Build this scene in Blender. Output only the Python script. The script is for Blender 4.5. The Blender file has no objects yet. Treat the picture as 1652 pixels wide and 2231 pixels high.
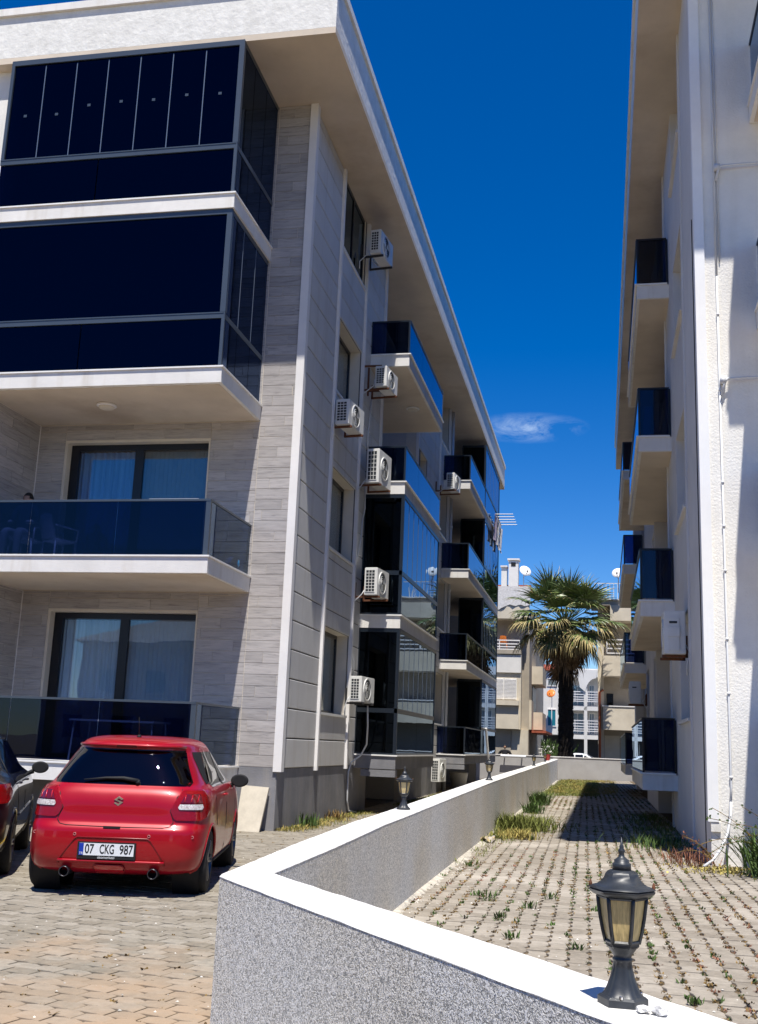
import bpy, bmesh, math, random
import numpy as np
from mathutils import Vector, Matrix
random.seed(7); rng = np.random.default_rng(7)
S = bpy.context.scene
COL = S.collection

# ------------------------------------------------------------------ camera
CF, CYAW, CPITCH, CROLL, CH = 2352.0, -0.2075, 0.2123, 0.0400, 1.5     # f in px for a 1652 px wide frame
cy_, sy_ = math.cos(CYAW), math.sin(CYAW); cp_, sp_ = math.cos(CPITCH), math.sin(CPITCH)
cr_, sr_ = math.cos(CROLL), math.sin(CROLL)
FWD = Vector((sy_*cp_, cy_*cp_, sp_)); r0 = Vector((cy_, -sy_, 0)); u0 = r0.cross(FWD)
RIGHT = cr_*r0 + sr_*u0; UP = -sr_*r0 + cr_*u0
cam_d = bpy.data.cameras.new("camera"); cam = bpy.data.objects.new("camera", cam_d); COL.objects.link(cam)
cam_d.sensor_fit = 'VERTICAL'; cam_d.sensor_height = 24.0; cam_d.lens = CF/2231.0*24.0
cam_d.clip_start = 0.05; cam_d.clip_end = 3000
M = Matrix((RIGHT, UP, -FWD)).transposed().to_4x4(); M.translation = Vector((0, 0, CH))
cam.matrix_world = M
S.camera = cam
def proj(x, y, z):
    v = Vector((x, y, z-CH)); d = v.dot(FWD)
    if d <= 0.1: return None
    return 826+CF*v.dot(RIGHT)/d, 1115.5-CF*v.dot(UP)/d, d

# ------------------------------------------------------------------ light
SUNV = Vector((0.09, -0.386, 1.0)).normalized()
w = bpy.data.worlds.new("World"); S.world = w; w.use_nodes = True
nt = w.node_tree; nt.nodes.clear()
out = nt.nodes.new('ShaderNodeOutputWorld'); bg = nt.nodes.new('ShaderNodeBackground')
sky = nt.nodes.new('ShaderNodeTexSky'); sky.sky_type = 'NISHITA'; sky.sun_disc = False
sky.sun_elevation = math.asin(SUNV.z); sky.sun_rotation = math.atan2(SUNV.x, SUNV.y)
sky.air_density = 1.0; sky.dust_density = 0.0; sky.ozone_density = 3.0; sky.altitude = 1500
bg.inputs['Strength'].default_value = 0.093
tint = nt.nodes.new('ShaderNodeHueSaturation'); tint.inputs['Hue'].default_value = 0.512; tint.inputs['Saturation'].default_value = 1.45; tint.inputs['Value'].default_value = 1.0
tc = nt.nodes.new('ShaderNodeTexCoord')
# thin wispy cloud low in the sky beyond the palm
sx = nt.nodes.new('ShaderNodeMapping'); sx.inputs['Rotation'].default_value = (0, 0, 0)
sx.inputs['Scale'].default_value = (22, 22, 60)
nz = nt.nodes.new('ShaderNodeTexNoise'); nz.inputs['Scale'].default_value = 1.0; nz.inputs['Detail'].default_value = 8
nz.inputs['Roughness'].default_value = 0.68; nz.inputs['Distortion'].default_value = 0.8
cr = nt.nodes.new('ShaderNodeMapRange'); cr.inputs[1].default_value = 0.42; cr.inputs[2].default_value = 1.05
mixc = nt.nodes.new('ShaderNodeMixRGB'); mixc.inputs['Color2'].default_value = (6.5, 7.8, 9.0, 1)
cd = (RIGHT*(1150-826) + UP*(1115.5-932) + FWD*CF).normalized()
sub = nt.nodes.new('ShaderNodeVectorMath'); sub.operation = 'SUBTRACT'; sub.inputs[1].default_value = cd
scl = nt.nodes.new('ShaderNodeVectorMath'); scl.operation = 'MULTIPLY'; scl.inputs[1].default_value = (1/0.050, 1/0.050, 1/0.0125)
ln = nt.nodes.new('ShaderNodeVectorMath'); ln.operation = 'LENGTH'
mr = nt.nodes.new('ShaderNodeMapRange'); mr.inputs[1].default_value = 1.15; mr.inputs[2].default_value = 0.1
mul = nt.nodes.new('ShaderNodeMath'); mul.operation = 'MULTIPLY'
L = nt.links.new
L(tc.outputs['Generated'], sx.inputs[0]); L(sx.outputs[0], nz.inputs['Vector']); L(nz.outputs[0], cr.inputs[0])
L(tc.outputs['Generated'], sub.inputs[0]); L(sub.outputs[0], scl.inputs[0]); L(scl.outputs[0], ln.inputs[0]); L(ln.outputs[1], mr.inputs[0])
L(cr.outputs[0], mul.inputs[0]); L(mr.outputs[0], mul.inputs[1])
L(sky.outputs[0], tint.inputs['Color']); L(tint.outputs[0], mixc.inputs['Color1']); L(mul.outputs[0], mixc.inputs['Fac'])
L(mixc.outputs[0], bg.inputs['Color']); L(bg.outputs[0], out.inputs['Surface'])
sd = bpy.data.lights.new("sun", 'SUN'); sun = bpy.data.objects.new("sun", sd); COL.objects.link(sun)
sd.energy = 4.6; sd.angle = math.radians(0.5); sd.color = (1.0, 0.95, 0.87)
sun.rotation_euler = (-SUNV).to_track_quat('-Z', 'Y').to_euler(); sun.location = (0, -5, 40)
S.view_settings.view_transform = 'Standard'; S.view_settings.look = 'None'
S.view_settings.exposure = 0.62; S.view_settings.gamma = 1; S.view_settings.use_curve_mapping = False

# ------------------------------------------------------------------ materials
def _m(name):
    m = bpy.data.materials.new(name); m.use_nodes = True
    n = m.node_tree.nodes; b = n['Principled BSDF']
    return m, n, m.node_tree.links.new, b
def surf(name, col, rough=0.8, var=0.12, vscale=3.0, bump=0.0, bscale=40.0, spec=0.3, metal=0.0, col2=None, stain=0.0,
         stain_col=(0.25, 0.2, 0.13), island=0.0, stretch=None, coat=0.0, detail=6, pos=True, bdist=0.01, stain_scale=0.5, streak=False):
    m, n, l, b = _m(name)
    g = n.new('ShaderNodeNewGeometry'); vec = g.outputs['Position']
    if not pos:
        t = n.new('ShaderNodeTexCoord'); vec = t.outputs['Object']
    if stretch:
        mp = n.new('ShaderNodeMapping'); mp.inputs['Scale'].default_value = stretch; l(vec, mp.inputs[0]); vec2 = mp.outputs[0]
    else: vec2 = vec
    nz = n.new('ShaderNodeTexNoise'); nz.inputs['Scale'].default_value = vscale; nz.inputs['Detail'].default_value = detail
    nz.inputs['Roughness'].default_value = 0.65; l(vec2, nz.inputs['Vector'])
    mr = n.new('ShaderNodeMapRange'); mr.inputs[1].default_value = 0.3; mr.inputs[2].default_value = 0.7
    l(nz.outputs[0], mr.inputs[0])
    mx = n.new('ShaderNodeMixRGB')
    c2 = col2 if col2 else tuple(c*(1-2*var) for c in col)
    c1 = col if col2 else tuple(min(1, c*(1+var)) for c in col)
    mx.inputs['Color1'].default_value = (*c2, 1); mx.inputs['Color2'].default_value = (*c1, 1)
    l(mr.outputs[0], mx.inputs['Fac']); c = mx.outputs[0]
    if island:
        mt = n.new('ShaderNodeMapRange'); mt.inputs[3].default_value = 1-island; mt.inputs[4].default_value = 1+island*0.7
        oi = n.new('ShaderNodeObjectInfo'); ad = n.new('ShaderNodeMath'); ad.operation = 'ADD'
        fr = n.new('ShaderNodeMath'); fr.operation = 'FRACT'
        l(g.outputs['Random Per Island'], ad.inputs[0]); l(oi.outputs['Random'], ad.inputs[1]); l(ad.outputs[0], fr.inputs[0])
        l(fr.outputs[0], mt.inputs[0])
        vm = n.new('ShaderNodeVectorMath'); vm.operation = 'SCALE'; l(c, vm.inputs[0]); l(mt.outputs[0], vm.inputs['Scale']); c = vm.outputs[0]
    if stain:
        n2 = n.new('ShaderNodeTexNoise'); n2.inputs['Scale'].default_value = stain_scale; n2.inputs['Detail'].default_value = 7
        n2.inputs['Roughness'].default_value = 0.6
        if streak:
            ms = n.new('ShaderNodeMapping'); ms.inputs['Scale'].default_value = (5, 5, 0.35); l(vec, ms.inputs[0]); l(ms.outputs[0], n2.inputs['Vector'])
        else: l(vec, n2.inputs['Vector'])
        m2 = n.new('ShaderNodeMapRange'); m2.inputs[1].default_value = 0.52; m2.inputs[2].default_value = 0.75
        m2.inputs[4].default_value = stain
        l(n2.outputs[0], m2.inputs[0]); x2 = n.new('ShaderNodeMixRGB'); x2.inputs['Color2'].default_value = (*stain_col, 1)
        l(m2.outputs[0], x2.inputs['Fac']); l(c, x2.inputs['Color1']); c = x2.outputs[0]
    l(c, b.inputs['Base Color'])
    b.inputs['Roughness'].default_value = rough; b.inputs['Metallic'].default_value = metal
    b.inputs['Specular IOR Level'].default_value = spec
    if coat: b.inputs['Coat Weight'].default_value = coat; b.inputs['Coat Roughness'].default_value = 0.03
    if bump:
        nb = n.new('ShaderNodeTexNoise'); nb.inputs['Scale'].default_value = bscale; nb.inputs['Detail'].default_value = 4
        l(vec2, nb.inputs['Vector']); bp = n.new('ShaderNodeBump'); bp.inputs['Strength'].default_value = bump; bp.inputs['Distance'].default_value = bdist
        l(nb.outputs[0], bp.inputs['Height']); l(bp.outputs[0], b.inputs['Normal'])
    return m
def glass(name, tint, f0=0.05, rough=0.0, gloss=(1, 1, 1)):
    m, n, l, b = _m(name); n.remove(b)
    o = n['Material Output']
    g = n.new('ShaderNodeNewGeometry'); d = n.new('ShaderNodeVectorMath'); d.operation = 'DOT_PRODUCT'
    l(g.outputs['Normal'], d.inputs[0]); l(g.outputs['Incoming'], d.inputs[1])
    a = n.new('ShaderNodeMath'); a.operation = 'ABSOLUTE'; l(d.outputs['Value'], a.inputs[0])
    s = n.new('ShaderNodeMath'); s.operation = 'SUBTRACT'; s.inputs[0].default_value = 1; l(a.outputs[0], s.inputs[1])
    p = n.new('ShaderNodeMath'); p.operation = 'POWER'; p.inputs[1].default_value = 4.8; l(s.outputs[0], p.inputs[0])
    r = n.new('ShaderNodeMapRange'); r.inputs[3].default_value = f0; l(p.outputs[0], r.inputs[0])
    t = n.new('ShaderNodeBsdfTransparent'); t.inputs[0].default_value = (*tint, 1)
    q = n.new('ShaderNodeBsdfGlossy'); q.inputs['Roughness'].default_value = rough; q.inputs[0].default_value = (*gloss, 1)
    nb = n.new('ShaderNodeTexNoise'); nb.inputs['Scale'].default_value = 1.7; nb.inputs['Detail'].default_value = 1; l(g.outputs['Position'], nb.inputs['Vector'])
    bp = n.new('ShaderNodeBump'); bp.inputs['Strength'].default_value = 0.10; bp.inputs['Distance'].default_value = 0.01; l(nb.outputs[0], bp.inputs['Height']); l(bp.outputs[0], q.inputs['Normal'])
    x = n.new('ShaderNodeMixShader'); l(r.outputs[0], x.inputs[0]); l(t.outputs[0], x.inputs[1]); l(q.outputs[0], x.inputs[2])
    l(x.outputs[0], o.inputs['Surface'])
    return m
def plain(name, col, rough=0.5, metal=0.0, spec=0.4, coat=0.0, emit=0):
    m, n, l, b = _m(name)
    nz = n.new('ShaderNodeTexNoise'); nz.inputs['Scale'].default_value = 9; nz.inputs['Detail'].default_value = 5
    mr = n.new('ShaderNodeMapRange'); mr.inputs[3].default_value = 0.88; mr.inputs[4].default_value = 1.1
    vm = n.new('ShaderNodeVectorMath'); vm.operation = 'SCALE'; vm.inputs[0].default_value = col
    l(nz.outputs[0], mr.inputs[0]); l(mr.outputs[0], vm.inputs['Scale']); l(vm.outputs[0], b.inputs['Base Color'])
    b.inputs['Roughness'].default_value = rough; b.inputs['Metallic'].default_value = metal; b.inputs['Specular IOR Level'].default_value = spec
    if coat: b.inputs['Coat Weight'].default_value = coat; b.inputs['Coat Roughness'].default_value = 0.02
    return m

MT = {}
MT['white'] = surf('white_stucco', (0.78, 0.76, 0.72), 0.9, 0.06, 1.3, 0.3, 60, stain=0.45, stain_col=(0.50, 0.44, 0.35), streak=True, stain_scale=0.9)
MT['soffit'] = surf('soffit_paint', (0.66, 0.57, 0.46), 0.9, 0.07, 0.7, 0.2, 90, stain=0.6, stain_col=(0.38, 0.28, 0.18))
MT['fascia'] = surf('fascia_render', (0.76, 0.75, 0.71), 0.95, 0.07, 5, 0.6, 11, bdist=0.018, stain=0.4, stain_col=(0.52, 0.50, 0.45), stain_scale=1.4)
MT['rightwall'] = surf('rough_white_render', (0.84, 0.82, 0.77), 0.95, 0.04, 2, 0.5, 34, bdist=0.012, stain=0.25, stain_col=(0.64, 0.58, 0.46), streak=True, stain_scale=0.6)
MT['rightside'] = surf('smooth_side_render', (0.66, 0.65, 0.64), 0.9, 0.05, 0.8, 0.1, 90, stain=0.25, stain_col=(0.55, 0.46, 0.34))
MT['panel'] = surf('grey_cladding_panel', (0.64, 0.63, 0.61), 0.75, 0.05, 1.0, 0.1, 80, island=0.05, stain=0.4, stain_col=(0.40, 0.34, 0.26), streak=True, stain_scale=0.8)
MT['gap'] = surf('dark_joint', (0.13, 0.13, 0.13), 0.9)
MT['trim'] = surf('white_trim', (0.80, 0.78, 0.76), 0.8, 0.03, 2, 0.1, 80)
MT['reveal'] = surf('cream_reveal', (0.68, 0.62, 0.52), 0.9, 0.05, 2)
MT['base'] = surf('grey_plinth_render', (0.235, 0.235, 0.25), 0.95, 0.12, 1.6, 0.4, 45, stain=0.5, stain_col=(0.36, 0.33, 0.29), streak=True, stain_scale=0.9)
MT['marble'] = surf('marble_edge', (0.84, 0.83, 0.80), 0.4, 0.04, 6)
MT['frame'] = plain('anthracite_aluminium', (0.075, 0.095, 0.12), 0.35, 0.3, 0.5)
MT['frame_dark'] = plain('dark_slate_aluminium', (0.022, 0.030, 0.042), 0.3, 0.3, 0.5)
MT['frame_black'] = plain('black_window_frame', (0.010, 0.010, 0.013), 0.3)
MT['mullion'] = plain('pale_glass_seal', (0.16, 0.20, 0.26), 0.4, 0.4)
MT['glass_dark'] = glass('dark_tinted_glass', (0.022, 0.028, 0.07), 0.028, gloss=(0.60, 0.78, 1.0))
MT['glass_bay'] = glass('dark_bay_glass', (0.02, 0.025, 0.065), 0.026, gloss=(0.34, 0.50, 0.90))
MT['glass_rail'] = glass('smoked_balcony_glass', (0.12, 0.16, 0.31), 0.03, gloss=(0.65, 0.82, 1.0))
MT['glass_clear'] = glass('window_glass', (0.74, 0.83, 0.90), 0.07)
MT['glass_car'] = glass('smoked_car_glass', (0.05, 0.055, 0.06), 0.05)
MT['curtain'] = surf('white_net_curtain', (0.80, 0.83, 0.86), 0.9, 0.10, 2, stretch=(14, 14, 0.4))
MT['curtain_blue'] = surf('pale_blue_curtain', (0.20, 0.40, 0.66), 0.9, 0.12, 2, stretch=(10, 10, 0.3))
MT['curtain_grey'] = surf('grey_green_blind', (0.20, 0.24, 0.25), 0.9, 0.05)
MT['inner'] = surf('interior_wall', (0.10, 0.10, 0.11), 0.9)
MT['wallrender'] = None
MT['pipe_white'] = plain('white_plastic_pipe', (0.66, 0.67, 0.68), 0.45)
MT['ac'] = surf('white_ac_casing', (0.74, 0.74, 0.71), 0.45, 0.04, 8, stain=0.15, stain_scale=4)
MT['ac_dark'] = plain('dark_grille', (0.03, 0.035, 0.04), 0.5)
MT['rust'] = surf('rusty_iron', (0.20, 0.075, 0.035), 0.9, 0.3, 25, 0.4, 60, col2=(0.09, 0.045, 0.03))
MT['darkmetal'] = plain('dark_iron', (0.035, 0.033, 0.033), 0.6)
MT['black'] = plain('matte_black', (0.008, 0.008, 0.009), 0.7)
MT['lamp'] = surf('grey_black_cast_plastic', (0.030, 0.035, 0.042), 0.42, 0.25, 7, 0.05, 60, spec=0.5, pos=False)
MT['lamp_glass'] = surf('amber_ribbed_glass', (0.58, 0.44, 0.20), 0.22, 0.2, 1, spec=0.6, stretch=(160, 160, 1.0), pos=False)
MT['chrome'] = plain('chrome', (0.7, 0.7, 0.7), 0.15, 1.0)
MT['tyre'] = surf('tyre_rubber', (0.022, 0.022, 0.023), 0.85, 0.2, 30, 0.3, 90, pos=False)
MT['rim'] = plain('dark_alloy', (0.10, 0.10, 0.11), 0.3, 0.9)
MT['sand'] = surf('sandy_soil', (0.36, 0.27, 0.17), 1.0, 0.25, 4, 0.6, 60, col2=(0.20, 0.15, 0.09))
MT['trunk'] = surf('palm_trunk_bark', (0.020, 0.015, 0.012), 1.0, 0.4, 6, 1.0, 16, bdist=0.05, stretch=(1, 1, 3))
MT['redtile'] = surf('red_roof_tile', (0.42, 0.11, 0.06), 0.85, 0.2, 6, island=0.15)
MT['leaf'] = surf('palm_leaf_green', (0.14, 0.19, 0.055), 0.4, 0.3, 6, spec=0.55, island=0.35)
MT['leaf_y'] = surf('palm_leaf_dry_tip', (0.42, 0.34, 0.15), 0.7, 0.3, 6, island=0.35)
MT['leaf_d'] = surf('dead_palm_leaf', (0.22, 0.14, 0.075), 0.9, 0.35, 5, island=0.45)
MT['weed'] = surf('green_weed', (0.075, 0.13, 0.03), 0.8, 0.3, 9, island=0.4)
MT['weed_dry'] = surf('dry_weed', (0.24, 0.155, 0.055), 0.9, 0.3, 9, island=0.4)
MT['weed_red'] = surf('reddish_dry_weed', (0.23, 0.10, 0.06), 0.9, 0.3, 9, island=0.4)
MT['weed_yel'] = surf('yellow_leaf_litter', (0.40, 0.33, 0.10), 0.9, 0.3, 9, island=0.4)
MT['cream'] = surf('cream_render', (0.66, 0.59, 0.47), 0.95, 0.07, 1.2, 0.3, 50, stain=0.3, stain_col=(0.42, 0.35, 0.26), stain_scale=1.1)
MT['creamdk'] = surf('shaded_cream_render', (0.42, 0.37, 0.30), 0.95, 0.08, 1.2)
MT['farwhite'] = surf('far_white_render', (0.76, 0.74, 0.70), 0.95, 0.05, 1.2)
MT['cloth'] = surf('white_patterned_cloth', (0.70, 0.68, 0.66), 0.9, 0.12, 9)
MT['orange'] = plain('orange_plastic', (0.80, 0.22, 0.04), 0.4)
MT['skin'] = plain('skin', (0.36, 0.2, 0.13), 0.6)
MT['hair'] = plain('dark_hair', (0.012, 0.010, 0.009), 0.6)
MT['darkcloth'] = plain('black_cloth', (0.012, 0.012, 0.015), 0.9)
MT['stone'] = surf('beige_stone_slab', (0.55, 0.50, 0.41), 0.8, 0.08, 5, 0.2, 60)
MT['yellow'] = surf('yellow_road_paint', (0.62, 0.40, 0.04), 0.8, 0.2, 12)
MT['teal'] = plain('teal_window', (0.02, 0.19, 0.26), 0.2)
MT['purple'] = plain('lilac_towel', (0.45, 0.38, 0.48), 0.9)

def wall_render_mat():       # coarse worm-like render of the boundary wall
    m, n, l, b = _m('coarse_grey_wall_render')
    g = n.new('ShaderNodeNewGeometry')
    nz = n.new('ShaderNodeTexNoise'); nz.inputs['Scale'].default_value = 72; nz.inputs['Detail'].default_value = 2.5; nz.inputs['Distortion'].default_value = 1.6
    l(g.outputs['Position'], nz.inputs['Vector'])
    mr = n.new('ShaderNodeMapRange'); mr.inputs[1].default_value = 0.36; mr.inputs[2].default_value = 0.60; l(nz.outputs[0], mr.inputs[0])
    cr = n.new('ShaderNodeValToRGB'); e = cr.color_ramp.elements
    e[0].color = (0.33, 0.325, 0.305, 1); e[1].color = (0.93, 0.90, 0.84, 1); l(mr.outputs[0], cr.inputs[0])
    n2 = n.new('ShaderNodeTexNoise'); n2.inputs['Scale'].default_value = 0.9; n2.inputs['Detail'].default_value = 6; l(g.outputs['Position'], n2.inputs['Vector'])
    m2 = n.new('ShaderNodeMapRange'); m2.inputs[1].default_value = 0.4; m2.inputs[2].default_value = 0.7; m2.inputs[4].default_value = 0.55
    l(n2.outputs[0], m2.inputs[0]); x = n.new('ShaderNodeMixRGB'); x.blend_type = 'MULTIPLY'; x.inputs['Color2'].default_value = (0.90, 0.80, 0.62, 1)
    l(m2.outputs[0], x.inputs['Fac']); l(cr.outputs[0], x.inputs['Color1']); l(x.outputs[0], b.inputs['Base Color'])
    bp = n.new('ShaderNodeBump'); bp.inputs['Strength'].default_value = 0.6; bp.inputs['Distance'].default_value = 0.008
    l(mr.outputs[0], bp.inputs['Height']); l(bp.outputs[0], b.inputs['Normal']); b.inputs['Roughness'].default_value = 0.95
    return m
MT['wallrender'] = wall_render_mat()
MT['cap'] = surf('white_painted_coping', (0.70, 0.69, 0.66), 0.85, 0.05, 9, 0.5, 45, stain=0.35, stain_col=(0.56, 0.52, 0.45), stain_scale=2.4)
def wood_mat():
    m, n, l, b = _m('grey_wood_effect_tile')
    g = n.new('ShaderNodeNewGeometry'); oi = n.new('ShaderNodeObjectInfo')
    mp = n.new('ShaderNodeMapping'); mp.inputs['Scale'].default_value = (1.3, 1.3, 17); l(g.outputs['Position'], mp.inputs[0])
    cb = n.new('ShaderNodeVectorMath'); cb.operation = 'SCALE'; cb.inputs[0].default_value = (17, 31, 23); l(oi.outputs['Random'], cb.inputs['Scale'])
    ad = n.new('ShaderNodeVectorMath'); l(mp.outputs[0], ad.inputs[0]); l(cb.outputs[0], ad.inputs[1])
    nz = n.new('ShaderNodeTexNoise'); nz.inputs['Scale'].default_value = 2.0; nz.inputs['Detail'].default_value = 7; nz.inputs['Roughness'].default_value = 0.7; nz.inputs['Distortion'].default_value = 0.6
    l(ad.outputs[0], nz.inputs['Vector'])
    cr = n.new('ShaderNodeValToRGB'); e = cr.color_ramp.elements
    e[0].position = 0.30; e[0].color = (0.21, 0.195, 0.19, 1); e[1].position = 0.62; e[1].color = (0.47, 0.44, 0.42, 1)
    e2 = e.new(0.45); e2.color = (0.38, 0.355, 0.34, 1); l(nz.outputs[0], cr.inputs[0])
    mr = n.new('ShaderNodeMapRange'); mr.inputs[3].default_value = 0.86; mr.inputs[4].default_value = 1.1; l(oi.outputs['Random'], mr.inputs[0])
    vm = n.new('ShaderNodeVectorMath'); vm.operation = 'SCALE'; l(cr.outputs[0], vm.inputs[0]); l(mr.outputs[0], vm.inputs['Scale'])
    l(vm.outputs[0], b.inputs['Base Color']); b.inputs['Roughness'].default_value = 0.55
    bp = n.new('ShaderNodeBump'); bp.inputs['Strength'].default_value = 0.25; bp.inputs['Distance'].default_value = 0.004
    l(nz.outputs[0], bp.inputs['Height']); l(bp.outputs[0], b.inputs['Normal'])
    return m
MT['wood'] = wood_mat()
def paver_mat(name, c1, c2, dust=None, dust_pos=None):
    m, n, l, b = _m(name)
    g = n.new('ShaderNodeNewGeometry'); oi = n.new('ShaderNodeObjectInfo')
    ad = n.new('ShaderNodeMath'); ad.operation = 'ADD'; fr = n.new('ShaderNodeMath'); fr.operation = 'FRACT'
    l(g.outputs['Random Per Island'], ad.inputs[0]); l(oi.outputs['Random'], ad.inputs[1]); l(ad.outputs[0], fr.inputs[0])
    mx = n.new('ShaderNodeMixRGB'); mx.inputs['Color1'].default_value = (*c1, 1); mx.inputs['Color2'].default_value = (*c2, 1); l(fr.outputs[0], mx.inputs['Fac'])
    nz = n.new('ShaderNodeTexNoise'); nz.inputs['Scale'].default_value = 14; nz.inputs['Detail'].default_value = 8; nz.inputs['Roughness'].default_value = 0.75; l(g.outputs['Position'], nz.inputs['Vector'])
    mr = n.new('ShaderNodeMapRange'); mr.inputs[1].default_value = 0.3; mr.inputs[2].default_value = 0.7; mr.inputs[3].default_value = 0.72; mr.inputs[4].default_value = 1.2; l(nz.outputs[0], mr.inputs[0])
    vm = n.new('ShaderNodeVectorMath'); vm.operation = 'SCALE'; l(mx.outputs[0], vm.inputs[0]); l(mr.outputs[0], vm.inputs['Scale']); c = vm.outputs[0]
    # pale lime / dust patches with a shape of their own
    n2 = n.new('ShaderNodeTexNoise'); n2.inputs['Scale'].default_value = 0.55; n2.inputs['Detail'].default_value = 8; n2.inputs['Roughness'].default_value = 0.65; l(g.outputs['Position'], n2.inputs['Vector'])
    m2 = n.new('ShaderNodeMapRange'); m2.inputs[1].default_value = 0.50; m2.inputs[2].default_value = 0.68; m2.inputs[4].default_value = 0.6; l(n2.outputs[0], m2.inputs[0])
    fac = m2.outputs[0]
    if dust_pos:
        sb = n.new('ShaderNodeVectorMath'); sb.operation = 'DISTANCE'; sb.inputs[1].default_value = dust_pos; l(g.outputs['Position'], sb.inputs[0])
        m3 = n.new('ShaderNodeMapRange'); m3.inputs[1].default_value = 4.6; m3.inputs[2].default_value = 0.0; m3.inputs[4].default_value = 0.48; l(sb.outputs['Value'], m3.inputs[0])
        a3 = n.new('ShaderNodeMath'); a3.operation = 'MULTIPLY_ADD'; a3.inputs[1].default_value = 1.1; n2.inputs['Scale'].default_value = 1.1; l(n2.outputs[0], a3.inputs[0]); l(m3.outputs[0], a3.inputs[2])
        m4 = n.new('ShaderNodeMapRange'); m4.inputs[1].default_value = 0.72; m4.inputs[2].default_value = 1.10; m4.inputs[4].default_value = 0.8; l(a3.outputs[0], m4.inputs[0]); fac = m4.outputs[0]
    x = n.new('ShaderNodeMixRGB'); x.inputs['Color2'].default_value = (*dust, 1); l(fac, x.inputs['Fac']); l(c, x.inputs['Color1']); l(x.outputs[0], b.inputs['Base Color'])
    b.inputs['Roughness'].default_value = 0.95; b.inputs['Specular IOR Level'].default_value = 0.15
    bp = n.new('ShaderNodeBump'); bp.inputs['Strength'].default_value = 0.3; bp.inputs['Distance'].default_value = 0.006
    l(nz.outputs[0], bp.inputs['Height']); l(bp.outputs[0], b.inputs['Normal'])
    return m
MT['paver_l'] = paver_mat('parking_paver', (0.215, 0.190, 0.150), (0.30, 0.272, 0.225), (0.37, 0.265, 0.175), (-2.3, 5.6, 0.0))
MT['paver_r'] = paver_mat('alley_paver', (0.235, 0.205, 0.165), (0.325, 0.29, 0.24), (0.52, 0.475, 0.41))

# ------------------------------------------------------------------ mesh helpers
class MB:
    def __init__(s): s.v = []; s.f = []; s.mi = []
    def add(s, vs, fs, mi=0):
        o = len(s.v); s.v += [tuple(p) for p in vs]; s.f += [tuple(i+o for i in f) for f in fs]; s.mi += [mi]*len(fs); return s
    def box(s, x0, x1, y0, y1, z0, z1, mi=0):
        if x0 > x1: x0, x1 = x1, x0
        if y0 > y1: y0, y1 = y1, y0
        if z0 > z1: z0, z1 = z1, z0
        v = [(x, y, z) for z in (z0, z1) for y in (y0, y1) for x in (x0, x1)]
        return s.add(v, [(0, 2, 3, 1), (4, 5, 7, 6), (0, 1, 5, 4), (2, 6, 7, 3), (0, 4, 6, 2), (1, 3, 7, 5)], mi)
    def prism(s, poly, z0, z1, mi=0, zf=None):
        n = len(poly); a = sum(poly[i][0]*poly[(i+1) % n][1]-poly[(i+1) % n][0]*poly[i][1] for i in range(n))
        if a < 0: poly = poly[::-1]
        b = [(p[0], p[1], z0) for p in poly]; t = [(p[0], p[1], z1 if zf is None else zf(p[0], p[1])) for p in poly]
        return s.add(b+t, [tuple(range(n-1, -1, -1)), tuple(range(n, 2*n))]+[(i, (i+1) % n, n+(i+1) % n, n+i) for i in range(n)], mi)
    def tube(s, pts, r, n=6, mi=0, cap=True):
        pts = [Vector(p) for p in pts]; rs = r if isinstance(r, (list, tuple)) else [r]*len(pts)
        vs = []; up = Vector((0, 0, 1)); prev = None
        for i, p in enumerate(pts):
            d = (pts[min(i+1, len(pts)-1)]-pts[max(i-1, 0)]).normalized()
            if prev is None:
                a = d.cross(up);
                if a.length < 1e-3: a = d.cross(Vector((1, 0, 0)))
            else: a = prev-d*prev.dot(d)
            a.normalize(); prev = a; b = d.cross(a)
            for k in range(n):
                t = 2*math.pi*k/n; vs.append(p+(a*math.cos(t)+b*math.sin(t))*rs[i])
        fs = [(i*n+k, i*n+(k+1) % n, (i+1)*n+(k+1) % n, (i+1)*n+k) for i in range(len(pts)-1) for k in range(n)]
        if cap: fs += [tuple(range(n-1, -1, -1)), tuple((len(pts)-1)*n+k for k in range(n))]
        return s.add(vs, fs, mi)
    def lathe(s, prof, n=16, c=(0, 0, 0), mi=0, rot=0.0, axis='z', cap=True):
        vs = []
        for r, z in prof:
            for k in range(n):
                t = 2*math.pi*k/n+rot; a, b = r*math.cos(t), r*math.sin(t)
                p = (a, b, z) if axis == 'z' else ((z, a, b) if axis == 'x' else (b, z, a))
                vs.append((c[0]+p[0], c[1]+p[1], c[2]+p[2]))
        m = len(prof); fs = [(i*n+k, i*n+(k+1) % n, (i+1)*n+(k+1) % n, (i+1)*n+k) for i in range(m-1) for k in range(n)]
        if cap: fs += [tuple(range(n-1, -1, -1)), tuple((m-1)*n+k for k in range(n))]
        return s.add(vs, fs, mi)
    def grid(s, P, mi=0):    # P: rows of points
        nr, nc = len(P), len(P[0]); return s.add([p for r in P for p in r], [(i*nc+j, i*nc+j+1, (i+1)*nc+j+1, (i+1)*nc+j) for i in range(nr-1) for j in range(nc-1)], mi)
    def mesh(s, name, mats, smooth=False, center=(0, 0, 0)):
        me = bpy.data.meshes.new(name); c = center
        me.from_pydata([(p[0]-c[0], p[1]-c[1], p[2]-c[2]) for p in s.v], [], s.f)
        for m in (mats if isinstance(mats, (list, tuple)) else [mats]): me.materials.append(m)
        if len(set(s.mi)) > 1: me.polygons.foreach_set('material_index', s.mi)
        if smooth: me.shade_smooth() if smooth is True else me.shade_smooth()
        me.update(); return me
WORLD = {}
def place(o, parent=None):
    COL.objects.link(o)
    if parent: o.parent = parent
    return o
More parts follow.
